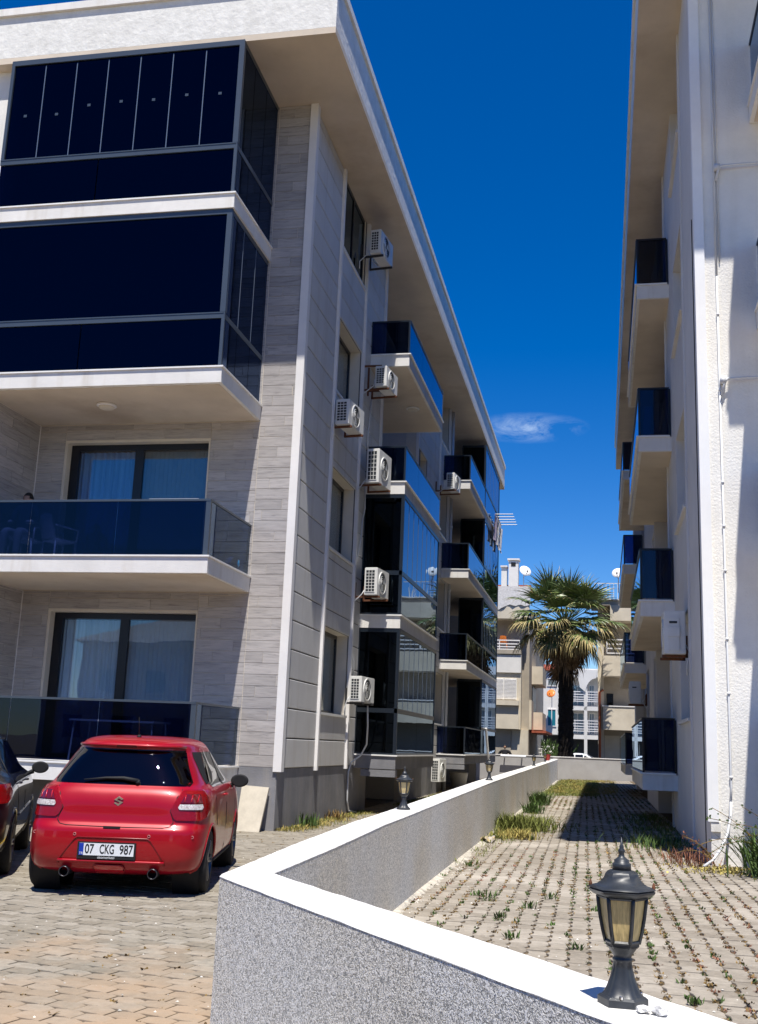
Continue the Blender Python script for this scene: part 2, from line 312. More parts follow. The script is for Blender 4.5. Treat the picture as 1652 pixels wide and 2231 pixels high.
def part(name, mb, mats, parent=None, world=True, smooth=False, **props):
    """link mb as one mesh object; with world=True its points are world coordinates"""
    if world:
        a = np.array(mb.v); c = (a.min(0)+a.max(0))/2; c = tuple(float(t) for t in c)
        if parent is None: c = (c[0], c[1], float(a[:, 2].min()))
        o = bpy.data.objects.new(name, mb.mesh(name, mats, smooth, c))
        pl = WORLD.get(parent, (0, 0, 0)) if parent else (0, 0, 0)
        o.location = (c[0]-pl[0], c[1]-pl[1], c[2]-pl[2]); WORLD[o] = c
    else:
        o = bpy.data.objects.new(name, mb.mesh(name, mats, smooth)); WORLD[o] = (0, 0, 0)
    place(o, parent)
    for k, v in props.items(): o[k] = v
    return o
def parts_each(name, mb, mats, parent, world=True, smooth=False, **props):
    """one object per connected piece of mb"""
    par = list(range(len(mb.v)))
    def find(i):
        while par[i] != i: par[i] = par[par[i]]; i = par[i]
        return i
    for f in mb.f:
        a = find(f[0])
        for j in f[1:]: par[find(j)] = a
    groups = {}
    for f, mi in zip(mb.f, mb.mi): groups.setdefault(find(f[0]), []).append((f, mi))
    res = []
    for gfs in groups.values():
        idx = sorted({i for f, _ in gfs for i in f}); mp = {i: k for k, i in enumerate(idx)}; m = MB()
        m.v = [mb.v[i] for i in idx]; m.f = [tuple(mp[i] for i in f) for f, _ in gfs]; m.mi = [q for _, q in gfs]
        res.append(part(name, m, mats, parent, world, smooth, **props))
    return res
def thing(name, label, cat, loc=(0, 0, 0), rz=0.0, group=None):
    o = bpy.data.objects.new(name, None); o.location = loc; o.rotation_euler = (0, 0, rz); o.empty_display_size = 0.3
    o['label'] = label; o['category'] = cat
    if group: o['group'] = group
    COL.objects.link(o); WORLD[o] = tuple(loc); return o
def tag(o, label, cat, group=None):
    o['label'] = label; o['category'] = cat
    if group: o['group'] = group
    return o
def edge_split(o, ang=35):
    me = o.data; me.shade_smooth()
    try: me.set_sharp_from_angle(angle=math.radians(ang))
    except Exception: pass
def copy_tree(o, parent=None, loc=None, label=None):
    c = o.copy(); COL.objects.link(c)
    if parent: c.parent = parent
    if loc is not None: c.location = loc
    if label: c['label'] = label
    for ch in list(o.children): copy_tree(ch, c)
    return c

# ------------------------------------------------------------------ ground, walls
OUTER = [(-1.78, 5.12), (-1.89, 6.8), (-1.98, 8.8), (-2.02, 11), (-2.10, 20), (-2.30, 40), (-2.50, 58)]
INNER = [(-1.585, 5.33), (-1.625, 6.8), (-1.71, 8.8), (-1.75, 11), (-1.83, 20), (-2.03, 40), (-2.23, 58)]
DV = Vector((0.629, -0.777)); NV = Vector((0.777, 0.629))
D1 = (OUTER[0][0]+DV.x*5.6, OUTER[0][1]+DV.y*5.6)
D1i = (D1[0]+NV.x*0.289, D1[1]+NV.y*0.289)
def top_z(y): return float(np.interp(y, [0, 5, 10.5, 19, 35, 58], [0.87, 0.87, 0.89, 0.97, 1.04, 1.14]))
def xo(y): return float(np.interp(y, [p[1] for p in OUTER], [p[0] for p in OUTER]))
def xi(y): return float(np.interp(y, [p[1] for p in INNER], [p[0] for p in INNER]))
def alley_z(x, y): return 0.12+0.023*(x+1.7)
def in_alley(x, y):
    if y > 57.9: return False
    if y > 5.3 and x < xi(y)+0.03: return False
    return (x-D1i[0])*NV.x+(y-D1i[1])*NV.y > 0.03 and (x-D1i[0])*(-DV.x)+(y-D1i[1])*(-DV.y) > -9
def in_park(x, y):
    if y > 5.12: return x < xo(y)-0.02
    return (x-OUTER[0][0])*NV.x+(y-OUTER[0][1])*NV.y < -0.02
g = MB(); g.box(-400, 400, -300, 500, -0.6, -0.035)
part('ground', g, MT['sand'], kind='structure')
g = MB()
g.prism([(-16, -4), (D1[0]-0.02, -4), (D1[0]-0.02, D1[1]), (OUTER[0][0]-0.01, OUTER[0][1])]+[(p[0]-0.01, p[1]) for p in OUTER[1:]]+[(-16, 58)], -0.03, -0.012)
park = part('parking_pavement', g, surf('joint_soil_left', (0.13, 0.105, 0.075), 1.0, 0.3, 7, 0.4, 50), kind='structure')
g = MB(); ap = [(D1i[0]+0.01, D1i[1])]+[(p[0]+0.01, p[1]) for p in INNER]+[(6, 58), (6, D1i[1])]
g.prism(ap, -0.03, 0.1, zf=lambda x, y: alley_z(x, y)-0.012)
alley = part('alley_pavement', g, surf('joint_soil_right', (0.17, 0.125, 0.075), 1.0, 0.35, 6, 0.5, 50, col2=(0.08, 0.06, 0.035)), kind='structure')
g = MB(); g.box(-60, 60, 58.35, 140, -0.03, 0.0)
part('street', g, surf('asphalt', (0.06, 0.06, 0.06), 0.95, 0.2, 4, 0.3, 60), kind='structure')

def pave(parent, mat, x0, x1, y0, y1, W, Lp, rot, inside, zf, gap, zig, label_mat=None, individual=300):
    """interlocking blocks: the ones that show largest are objects of their own, the rest one mesh"""
    c, s = math.cos(rot), math.sin(rot)
    poly = []; h = gap/2
    le = [(0, 0), (zig, .28), (zig, .72), (0, 1)]
    for a, t in le: poly.append((a+h, h+t*(Lp-2*h)))
    for a, t in le[::-1]: poly.append((a+W-h, h+t*(Lp-2*h)))
    poly = [(p[0]-W/2-zig/2, p[1]-Lp/2) for p in poly]
    n = len(poly); area = sum(poly[i][0]*poly[(i+1) % n][1]-poly[(i+1) % n][0]*poly[i][1] for i in range(n))
    if area < 0: poly = poly[::-1]
    P = np.array([(p[0]*c-p[1]*s, p[0]*s+p[1]*c) for p in poly])
    cells = []
    cx, cyy = (x0+x1)/2, (y0+y1)/2; R = max(x1-x0, y1-y0)*0.75
    nx, ny = int(R/W)+1, int(R/Lp)+1
    for i in range(-nx, nx):
        for j in range(-ny, ny):
            a = i*W; b = (j+(0.5 if i % 2 else 0))*Lp
            x = cx+a*c-b*s; y = cyy+a*s+b*c
            if x0 <= x <= x1 and y0 <= y <= y1 and inside(x, y): cells.append((x, y))
    vis = []
    for k, (x, y) in enumerate(cells):
        q = proj(x, y, zf(x, y))
        if q and -10 < q[0] < 1662 and q[1] < 2250: vis.append((q[2], k))
    vis.sort(); big = set(k for _, k in vis[:individual])
    mb = MB(); mb.add([(p[0], p[1], -0.03) for p in P]+[(p[0], p[1], -0.004) for p in P]+[(p[0]*0.94, p[1]*0.94, 0) for p in P],
        [tuple(range(2*n, 3*n))]+[(r*n+i, r*n+(i+1) % n, (r+1)*n+(i+1) % n, (r+1)*n+i) for r in (0, 1) for i in range(n)])
    me = mb.mesh('paver', mat); pl = WORLD[parent]
    V = np.array(mb.v); F = mb.f; av = []; af = []
    for k, (x, y) in enumerate(cells):
        z = zf(x, y)+random.uniform(-0.004, 0.004)
        if k in big:
            o = bpy.data.objects.new('paver', me); o.location = (x-pl[0], y-pl[1], z-pl[2])
            o.rotation_euler = (random.uniform(-.012, .012), random.uniform(-.012, .012), random.uniform(-.02, .02)); place(o, parent)
        else:
            o = len(av)*len(V); t = random.uniform(-.012, .012); t2 = random.uniform(-.012, .012)
            q = V+np.array((x, y, z)); q[:, 2] += V[:, 0]*t+V[:, 1]*t2
            av.append(q); af += [tuple(i+o for i in f) for f in F]
    if av:
        me2 = bpy.data.meshes.new('pavers'); vv = np.concatenate(av); cc = (vv.min(0)+vv.max(0))/2
        me2.from_pydata((vv-cc).tolist(), [], af); me2.materials.append(mat)
        o = bpy.data.objects.new('distant_pavers', me2); o.location = tuple(cc-np.array(pl)); place(o, parent); o['kind'] = 'stuff'
    return cells
acells = pave(alley, MT['paver_r'], -2.3, 4.2, 1.6, 57.8, 0.142, 0.205, math.radians(0.8), lambda x, y: in_alley(x, y) and not (y > 14.7 and x > 1.36), alley_z, 0.016, 0.022)
pcells = pave(park, MT['paver_l'], -12.5, -0.2, 3.4, 18.3, 0.142, 0.205, math.radians(78), lambda x, y: in_park(x, y) and proj(x, y, 0) is not None and proj(x, y, 0)[0] > -300, lambda x, y: 0.0, 0.009, 0.022)
pcells2 = pave(park, MT['paver_l'], -5.6, -2.0, 18.31, 57.8, 0.142, 0.205, math.radians(90), in_park, lambda x, y: 0.0, 0.02, 0.022, individual=0)
pl_ = MB()
for sgn in (0,):
    a = Vector((-5.52, 10.75)); d = Vector((-math.sin(0.33), math.cos(0.33))); nn = Vector((d.y, -d.x))
    q = [a+nn*0.09-d*0.25, a-nn*0.09-d*0.25, a-nn*0.09+d*4.2, a+nn*0.09+d*4.2]
    pl_.prism([tuple(p) for p in q], 0.006, 0.0095)
pln = part('painted_parking_line', pl_, MT['yellow'], kind='structure')

def bwall():
    t = thing('boundary_wall', 'long low grey textured boundary wall with white painted top, bending beside the red car', 'wall', (-1.8, 5.2, 0))
    f = MB()
    # body: long leg then diagonal leg, as one closed strip
    o = [(p[0]+0.001, p[1]) for p in OUTER]; i = [(p[0]-0.001, p[1]) for p in INNER]
    o[0] = (OUTER[0][0]+0.001, OUTER[0][1]+0.001)
    A = [(D1[0]+NV.x*0.001, D1[1]+NV.y*0.001)]+o; B = [(D1i[0]-NV.x*0.001, D1i[1]-NV.y*0.001)]+i
    def strip(mb, A, B, zb, zt, ch=0.0005):
        vs = []
        for a, b in zip(A, B):
            ya = a[1]; q = Vector((b[0]-a[0], b[1]-a[1])).normalized()*ch; zc = zt(ya)-abs(ch)*0.9
            vs += [(a[0], a[1], zb(ya)), (a[0], a[1], zc), (a[0]+q.x, a[1]+q.y, zt(ya)), (b[0]-q.x, b[1]-q.y, zt(ya)), (b[0], b[1], zc), (b[0], b[1], zb(ya))]
        fs = []
        for k in range(len(A)-1):
            q = 6*k
            for e in range(6): fs.append((q+e, q+(e+1) % 6, q+6+(e+1) % 6, q+6+e))
        fs += [(5, 4, 3, 2, 1, 0), tuple(len(vs)-6+e for e in range(6))]
        mb.add(vs, fs)
    strip(f, A, B, lambda y: -0.3, lambda y: top_z(y)-0.012)
    part('wall_face', f, MT['wallrender'], t)
    def fine(Pp, side):
        out = []
        for k in range(len(Pp)-1):
            a, b = Vector(Pp[k]), Vector(Pp[k+1]); L_ = (b-a).length; n_ = max(2, int(L_/0.12)) if b.y < 22 or k < 2 else max(2, int(L_/0.6))
            for j in range(n_): out.append(tuple(a+(b-a)*j/n_))
        out.append(Pp[-1]); return out
    def paired(PA, PB):
        oa, ob = [], []
        for k in range(len(PA)-1):
            a, b = Vector(PA[k]), Vector(PA[k+1]); c, d = Vector(PB[k]), Vector(PB[k+1]); L_ = (b-a).length
            n_ = max(2, int(L_/0.10)) if b.y < 22 else max(2, int(L_/0.6))
            for j in range(n_):
                e = e2 = 0.0003
                w_ = (c-a).normalized(); pa = a+(b-a)*j/n_; pb = c+(d-c)*j/n_
                if j: pa = pa-w_*e; pb = pb+w_*e2
                oa.append(tuple(pa)); ob.append(tuple(pb))
        oa.append(PA[-1]); ob.append(PB[-1]); return oa, ob
    cap = MB(); CA, CB = paired([D1]+OUTER, [D1i]+INNER)
    nse = [random.uniform(-0.005, 0.004) for _ in range(4000)]
    strip(cap, CA, CB, lambda y: top_z(y)-0.0125, lambda y: top_z(y)+nse[int(abs(y)*23+7) % 4000]*0.4, 0.012)
    part('painted_coping', cap, MT['cap'], t)
bwall()
mo = MB(); yy = 5.6; PA, PB = [], []
while yy < 56:
    PA.append((xi(yy)+0.001, yy, alley_z(xi(yy), yy)+0.028)); wd = 0.05+0.05*random.random()+0.03*math.sin(yy*2.3)
    PB.append((xi(yy)+wd, yy, alley_z(xi(yy), yy)-0.004)); yy += 0.07 if yy < 16 else 0.3
mo.grid([PA, [((a[0]+b[0])/2, a[1], (a[2]+b[2])/2+random.uniform(0, 0.012)) for a, b in zip(PA, PB)], PB])
part('mortar_edge', mo, surf('pale_mortar', (0.50, 0.46, 0.39), 1.0, 0.2, 12, 0.8, 50), kind='structure')
def backwall():
    t = thing('rear_wall', 'plain grey rendered wall closing the far end of the paved alley', 'wall', (0, 58, 0))
    b = MB(); b.box(-14, 5.5, 58.0, 58.25, -0.3, 1.24); part('wall_face', b, surf('grey_wall_render', (0.40, 0.39, 0.38), 0.9, 0.06, 1.5, 0.3, 40, stain=0.2), t)
    b = MB(); b.box(-14, 5.5, 57.97, 58.28, 1.24, 1.28); part('coping', b, MT['trim'], t)
backwall()
r_ = MB(); r_.tube([(-5.17, 57.75, 1.19), (-3.86, 57.75, 1.19)], 0.07, 12)
r_.box(-5.0, -4.95, 57.75, 57.97, 1.10, 1.28); r_.box(-4.1, -4.05, 57.75, 57.97, 1.10, 1.28)
tag(part('white_pipe', r_, MT['pipe_white'], smooth=False), 'short thick white pipe lying along the top of the far grey wall', 'pipe')

# ------------------------------------------------------------------ apartment buildings
SL = [1.05, 4.36, 7.56, 10.72]           # front balcony slab tops
SLS = [1.29, 4.42, 7.56, 10.72]          # side balcony slab tops
SOF = 13.72
def building(sgn, X0, Y0, left):
    nm = 'left' if left else 'right'
    t = thing('apartment_building', ('grey and white four storey apartment block with wood effect tiles, behind the red car' if left else
              'white rendered four storey apartment block on the right side of the alley'), 'building', (X0, Y0, 0))
    over = 0.93 if left else 0.69; bu = 1.0 if left else 0.64; fu = -0.69 if left else -0.77
    X = lambda u: X0+sgn*u; Yv = lambda v: Y0+v
    def B(mb, u0, u1, v0, v1, z0, z1, mi=0): mb.box(X(u0), X(u1), Yv(v0), Yv(v1), z0, z1, mi)
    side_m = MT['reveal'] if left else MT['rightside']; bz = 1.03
    # ---- roof
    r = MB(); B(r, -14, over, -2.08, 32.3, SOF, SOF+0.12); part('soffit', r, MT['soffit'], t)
    r = MB(); B(r, -14, over, -2.08, 32.3, SOF+0.122, 14.72); part('fascia', r, MT['fascia'], t)
    r = MB(); B(r, -14, over+0.05, -2.14, 32.36, 14.722, 14.87); part('coping', r, MT['white'], t)
    r = MB(); B(r, -14, over-0.12, -1.96, 32.2, SOF-0.012, SOF-0.001)
    # ---- structural wall of the long side, with real openings
    wall_t = 0.30
    wins = [(2.62, 4.86)]; zw = [(2.09, 3.80), (5.42, 7.12), (8.75, 10.40), (12.0, SOF)]
    winsB = [(13.55, 14.75), (17.55, 19.45)]; zwB = [(2.28, 3.97), (5.47, 7.18), (8.75, 10.45), (12.0, SOF)]
    def run(v0, v1, openings, zs, name='wall'):
        mb = MB(); cur = v0
        for a, b_ in openings:
            B(mb, -wall_t, -0.001, cur, a, -0.2, SOF)
            z = -0.2
            for (za, zb) in zs:
                B(mb, -wall_t, -0.001, a, b_, z, za); z = zb
            if z < SOF-0.01: B(mb, -wall_t, -0.001, a, b_, z, SOF)
            cur = b_
        B(mb, -wall_t, -0.001, cur, v1, -0.2, SOF)
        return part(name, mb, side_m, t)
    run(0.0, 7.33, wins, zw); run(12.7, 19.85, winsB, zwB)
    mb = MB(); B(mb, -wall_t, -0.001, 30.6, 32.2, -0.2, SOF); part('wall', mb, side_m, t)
    # solid inner masses, added unseen to block light leaking through the building
    core = MB(); B(core, -13.9, -0.62, 0.36, 7.1, 0, SOF-0.01); B(core, -13.9, -1.75, 7.1, 12.9, 0, SOF-0.01); B(core, -13.9, -0.62, 12.9, 19.65, 0, SOF-0.01)
    B(core, -13.9, -1.75, 19.65, 30.8, 0, SOF-0.01); B(core, -13.9, -0.62, 30.8, 32.1, 0, SOF-0.01)
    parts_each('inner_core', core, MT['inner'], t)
    lg = MB()
    for a, b_ in ((7.12, 12.88), (19.67, 30.78)):
        B(lg, -1.74, -1.60, a, b_, 0, SOF-0.012)
        B(lg, -1.6, -wall_t-0.002, a, a+0.2, 0, SOF-0.012); B(lg, -1.6, -wall_t-0.002, b_-0.2, b_, 0, SOF-0.012)
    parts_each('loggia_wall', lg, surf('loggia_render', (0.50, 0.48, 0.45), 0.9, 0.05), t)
    for zf_ in SLS:                                   # dark balcony doors in the loggias
        for a, b_ in ((8.3, 11.6), (20.6, 23.4), (25.0, 28.6)):
            d = MB(); B(d, -1.6, -1.55, a, b_, zf_+0.02, zf_+2.3); dd = part('balcony_door', d, MT['frame_black'], t)
            d = MB(); B(d, -1.548, -1.535, a+0.08, (a+b_)/2-0.05, zf_+0.12, zf_+2.2); part('pane', d, MT['glass_dark'], dd)
            d = MB(); B(d, -1.548, -1.535, (a+b_)/2+0.05, b_-0.08, zf_+0.12, zf_+2.2); part('pane', d, MT['glass_dark'], dd)
    if left:
        b = MB(); B(b, -0.0, 0.012, 0.0, 7.33, -0.2, bz-0.004); B(b, 0.0, 0.012, 12.7, 19.85, -0.2, SLS[0]-0.06); B(b, 0, 0.012, 30.6, 32.2, -0.2, SLS[0]-0.06); parts_each('plinth', b, MT['base'], t)
    # ---- windows of the long side
    def window(v0, v1, z0, z1, fr):
        top = z0 > 11.5 and v0 < 5 and left
        d = 0.235 if not top else 0.03
        f = MB(); w_ = 0.07
        B(f, -d-0.05, -d, v0, v1, z0, z0+w_); B(f, -d-0.05, -d, v0, v1, z1-w_, z1); B(f, -d-0.05, -d, v0, v0+w_, z0+w_, z1-w_); B(f, -d-0.05, -d, v1-w_, v1, z0+w_, z1-w_)
        B(f, -d-0.05, -d, (v0+v1)/2-0.03, (v0+v1)/2+0.03, z0+w_, z1-w_)
        wo = part('window', f, MT['frame_black'], t)
        for a, b_ in ((v0+w_, (v0+v1)/2-0.03), ((v0+v1)/2+0.03, v1-w_)):
            g_ = MB(); B(g_, -d-0.032, -d-0.022, a, b_, z0+w_, z1-w_); part('pane', g_, MT['glass_dark'] if top else MT['glass_clear'], wo)
        c_ = MB(); npt = 22
        c_.grid([[(X(-d-0.13+0.02*math.sin(k*1.9)), Yv(v0+(v1-v0)*k/npt), z) for k in range(npt+1)] for z in (z0, z1)]); part('curtain', c_, MT['inner'] if top else MT['curtain_grey'], wo)
        s_ = MB(); B(s_, -d+0.002, 0.06, v0-0.03, v1+0.03, z0-0.05, z0); part('sill', s_, MT['marble'] if left else MT['rightside'], t)
    for z0, z1 in zw: window(wins[0][0], wins[0][1], z0, z1, 0)
    for a, b_ in winsB:
        for z0, z1 in zwB: window(a, b_, z0, z1, 0)
    # ---- cladding panels and strips
    strips = [(2.42, 2.52), (4.96, 5.06), (7.24, 7.33), (12.7, 12.8), (17.3, 17.4), (19.55, 19.65)]
    if left:
        mesh_cache = {}
        def panels(v0, v1, skips):
            z = bz; k = 0
            while z < SOF-0.03:
                z1 = min(z+0.521, SOF-0.004)
                segs = [(z, z1)]
                for (za, zb) in skips:
                    ns = []
                    for (p, q) in segs:
                        if q <= za or p >= zb: ns.append((p, q))
                        else:
                            if p < za-0.03: ns.append((p, za-0.05))
                            if q > zb+0.03: ns.append((zb, q))
                    segs = ns
                for p, q in segs:
                    if q-p < 0.05: continue
                    key = (round(v1-v0, 3), round(q-p, 3))
                    if key not in mesh_cache:
                        m_ = MB(); hv, hz = (v1-v0)/2-0.004, (q-p)/2-0.011
                        m_.add([(-0.0, -hv, -hz), (-0.0, hv, -hz), (0, hv, hz), (0, -hv, hz), (0.020, -hv, -hz), (0.020, hv, -hz), (0.020, hv, hz), (0.020, -hv, hz), (0.026, -hv+.012, -hz+.012), (0.026, hv-.012, -hz+.012), (0.026, hv-.012, hz-.012), (0.026, -hv+.012, hz-.012)],
                            [(0, 1, 5, 4), (1, 2, 6, 5), (2, 3, 7, 6), (3, 0, 4, 7), (4, 5, 9, 8), (5, 6, 10, 9), (6, 7, 11, 10), (7, 4, 8, 11), (8, 9, 10, 11)])
                        mesh_cache[key] = m_.mesh('cladding_panel', MT['panel'])
                    o = bpy.data.objects.new('cladding_panel', mesh_cache[key]); o.location = (X(0.003)-X0, Yv((v0+v1)/2)-Y0, (p+q)/2); place(o, t)
                z = z1
        panels(0.12, 2.42, []); panels(2.52, 4.96, zw); panels(5.06, 7.24, [])
        panels(12.8, 17.3, []) if False else panels(14.85, 17.3, [])
        panels(12.8, 14.85, zwB); panels(17.4, 19.55, zwB); 
        bk = MB(); B(bk, 0.0, 0.0025, 0.0, 7.33, bz, SOF-.002); 
        # thin dark backing shows in the joints, split round the openings
        bk = MB()
        for (a, b_, wz) in ((0.1, 2.62, None), (2.62, 4.86, zw), (4.86, 7.33, None), (12.7, 13.55, None), (13.55, 14.75, zwB), (14.75, 17.55, None), (17.55, 19.45, zwB), (19.45, 19.85, None)):
            z = bz
            for (za, zb) in (wz or []): B(bk, 0.0, 0.003, a, b_, z, za-0.052); z = zb
            if z < SOF-0.02: B(bk, 0.0, 0.003, a, b_, z, SOF-0.002)
        part('joint_backing', bk, MT['gap'], t, kind='stuff')
        s_ = MB(); B(s_, -0.05, 0.10, -0.05, 0.115, 0.98, SOF-0.003); part('corner_strip', s_, MT['trim'], t)
        for a, b_ in strips:
            s_ = MB(); B(s_, 0.004, 0.085, a, b_, 0.97, SOF-0.003); part('trim_strip', s_, MT['trim'], t)
        s_ = MB(); B(s_, 0.004, 0.06, 0.12, 7.2, bz-0.03, bz-0.002)
    else:
        s_ = MB(); B(s_, -0.10, 0.035, -0.05, 0.10, 0.72, SOF-0.003); part('corner_strip', s_, surf('white_corner_board', (0.88, 0.88, 0.87), 0.6, 0.02), t)
        s_ = MB(); B(s_, -0.12, 0.0, -0.04, 0.0, 0.60, 0.718); part('corner_shoe', s_, MT['white'], t)
        for a, b_ in strips[:1]+strips[2:4]:
            s_ = MB(); B(s_, 0.0, 0.03, a, b_, -0.1, SOF-0.003); part('trim_strip', s_, MT['rightside'], t)
        s_ = MB(); B(s_, 0.0, 0.012, 0.62, 0.635, -0.1, 9.3); part('cable_duct', s_, MT['darkmetal'], t)
    # ---- long side balconies
    def sbalcony(v0, v1, zt, thick=0.31):
        s_ = MB(); B(s_, -1.6, bu-0.02, v0, v1, zt-thick, zt-0.03, 0)
        s = part('balcony', s_, MT['base'] if (left and zt < 2) else MT['white'], t)
        m_ = MB(); B(m_, 0.03, bu+0.02, v0-0.03, v1+0.03, zt-0.029, zt); part('marble_edge', m_, MT['marble'], s)
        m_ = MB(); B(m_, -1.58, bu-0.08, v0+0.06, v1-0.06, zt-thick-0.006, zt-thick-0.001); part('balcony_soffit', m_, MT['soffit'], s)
        return s
    def rail(s, v0, v1, zt, h, near=True, far=False, side=True, fm='frame'):
        a0 = 0.03; th = 0.012; u1 = bu-0.04
        if near:
            g_ = MB(); B(g_, a0, u1-0.02, v0+0.03, v0+0.03+th, zt+0.03, zt+h); part('glass_panel', g_, MT['glass_rail'], s)
        if far:
            g_ = MB(); B(g_, a0, u1-0.02, v1-0.03-th, v1-0.03, zt+0.03, zt+h); part('glass_panel', g_, MT['glass_rail'], s)
        if side:
            n_ = max(2, int(round((v1-v0)/1.9))); st = (v1-v0-0.1)/n_
            for k in range(n_):
                g_ = MB(); B(g_, u1, u1+th, v0+0.05+k*st+0.006, v0+0.05+(k+1)*st-0.006, zt+0.03, zt+h); part('glass_panel', g_, MT['glass_rail'], s)
        f = MB(); fr = MT['frame_black'] if not left else MT['frame_dark']
        if near: B(f, a0, u1+0.02, v0+0.01, v0+0.06, zt+h, zt+h+0.035); B(f, a0-0.02, a0+0.02, v0+0.01, v0+0.05, zt, zt+h); B(f, u1-0.02, u1+0.02, v0+0.01, v0+0.05, zt, zt+h)
        if side: B(f, u1-0.015, u1+0.03, v0+0.06, v1-0.01, zt+h, zt+h+0.03)
        if near or side: part('handrail', f, fr, s)
    def glazed(s, v0, v1, z0, z1, near_full=True, n=8):
        u1 = bu-0.04; zm = z0+0.92; f = MB()
        for (za, zb) in ((z0, z0+0.04), (zm, zm+0.10), (z1-0.09, z1)):
            B(f, u1-0.05, u1+0.025, v0+0.06, v1, za, zb); B(f, 0.03, u1+0.02, v0+0.01, v0+0.058, za, zb)
        B(f, u1-0.05, u1+0.025, v0+0.01, v0+0.058, z0+0.04, z1-0.09); B(f, u1-0.05, u1+0.025, v1-0.05, v1, z0+0.04, z1-0.09)
        B(f, 0.01, 0.05, v0+0.012, v0+0.057, z0+0.04, z1-0.09)
        fo = part('glazed_enclosure', f, MT['frame_dark'] if left else MT['frame_black'], t)
        st = (v1-v0-0.12)/n
        for k in range(n):
            a, b_ = v0+0.07+k*st, v0+0.07+(k+1)*st
            g_ = MB(); B(g_, u1-0.006, u1+0.006, a+0.008, b_-0.008, zm+0.10, z1-0.09); part('pane', g_, MT['glass_dark'], fo)
        for k in range(n-1):
            q = MB(); a = v0+0.07+(k+1)*st; B(q, u1-0.010, u1+0.012, a-0.007, a+0.007, zm+0.10, z1-0.09); part('glazing_bar', q, MT['mullion'], fo)
        for a, b_ in ((v0+0.07, (v0+v1)/2-0.008), ((v0+v1)/2+0.008, v1-0.06)):
            g_ = MB(); B(g_, u1-0.006, u1+0.006, a, b_, z0+0.04, zm); part('pane', g_, MT['glass_dark'], fo)
        for za, zb in ((z0+0.04, zm), (zm+0.10, z1-0.09)):
            g_ = MB(); B(g_, 0.052, u1-0.052, v0+0.03, v0+0.042, za, zb); part('pane', g_, MT['glass_dark'], fo)
    v10, v11 = (5.85, 11.45) if left else (6.05, 13.1)
    v20, v2m, v21 = (18.4, 23.4, 29.3) if left else (20.9, 25.0, 29.5)
    if not left: SLR = [1.20, 4.36, 7.56, 10.72]
    lv = SLS if left else SLR
    for k, zt in enumerate(lv):
        s = sbalcony(v10, v11, zt)
        ceil = (lv[k+1]-0.31) if k < 3 else SOF
        if left and k < 2: glazed(s, v10, v11, zt, ceil, n=8)
        else: rail(s, v10, v11, zt, 0.82 if left else 0.95)
        s = sbalcony(v20, v21, zt)
        if left:
            rail(s, v20, v2m, zt, 0.88)
            glazed(s, v2m, v21, zt, ceil if k < 3 else ceil-0.3, n=9)
        else: rail(s, v20, v21, zt, 0.95)
    if left:
        for zt in lv[:1]:
            m_ = MB(); B(m_, 0.2, 0.98, v10, v10+0.25, zt-0.48, zt-0.33); B(m_, 0.2, 0.98, v20, v20+0.25, zt-0.48, zt-0.33); parts_each('beam_end', m_, MT['base'], t)
    # ---- front wall
    fl = -5.12
    fw = MB()
    fwm = MT['reveal'] if left else MT['rightwall']
    doors = [(-4.50, -1.66)]
    zd = [(SL[0], 3.68), (SL[1], 6.90), (SL[2], 10.0), (SL[3], 13.2)]
    B(fw, -1.66, -wall_t-0.001, 0.0, 0.30, -0.2, SOF); B(fw, fl, -4.50, 0, 0.30, -0.2, SOF)
    z = -0.2
    for za, zb in zd: B(fw, -4.50, -1.66, 0, 0.30, z, za); z = zb
    B(fw, -4.50, -1.66, 0, 0.30, z, SOF)
    part('wall', fw, fwm, t)
    if not left:
        fw = MB(); B(fw, -wall_t-0.0005, -0.0015, -0.004, -0.0005, -0.2, SOF-.001); part('wall_render', fw, MT['rightwall'], t)
    # projecting neighbour flat that closes the loggia
    rw = MB(); B(rw, -14, fl-0.002, -1.85, 0.3, -0.2, SOF-0.003); part('wall', rw, MT['white'] if left else MT['rightwall'], t)
    # doors with curtains
    for k, (za, zb) in enumerate(zd):
        d = 0.16; a, b_ = -4.50, -1.66; mid = -3.08; w_ = 0.11
        f = MB()
        B(f, a, b_, d, d+0.06, zb-w_, zb); B(f, a, a+w_+.06, d, d+0.06, za, zb-w_); B(f, b_-w_*0.6, b_, d, d+0.06, za, zb-w_); B(f, mid-0.10, mid+0.07, d, d+0.06, za, zb-w_); B(f, a+w_, b_-w_*.6, d, d+0.06, za, za+0.08)
        do = part('door', f, MT['frame_black'], t)
        for p, q in ((a+w_+.06, mid-0.10), (mid+0.07, b_-w_*.6)):
            g_ = MB(); B(g_, p, q, d+0.025, d+0.035, za+0.08, zb-w_); part('pane', g_, MT['glass_clear'] if k < 2 else MT['glass_dark'], do)
        if left and k < 2:
            npt = 46; c_ = MB()
            c_.grid([[(X(a+0.15+(mid-a-0.2)*j/npt), Yv(0.285+0.022*math.sin(j*1.35+0.8*math.sin(j*.7))), z) for j in range(npt+1)] for z in (za+0.02, zb-0.12)])
            part('curtain', c_, MT['curtain'] if k == 0 else MT['curtain_blue'], do)
            c_ = MB(); c_.grid([[(X(mid+0.05+(b_-mid-0.08)*j/npt), Yv(0.285+0.006*math.sin(j*2.1)), z) for j in range(npt+1)] for z in (za+0.02, zb-0.12)])
            part('curtain', c_, surf('pale_roller_blind', (0.42, 0.50, 0.56), 0.9, 0.05) if k == 0 else MT['curtain_grey'], do)
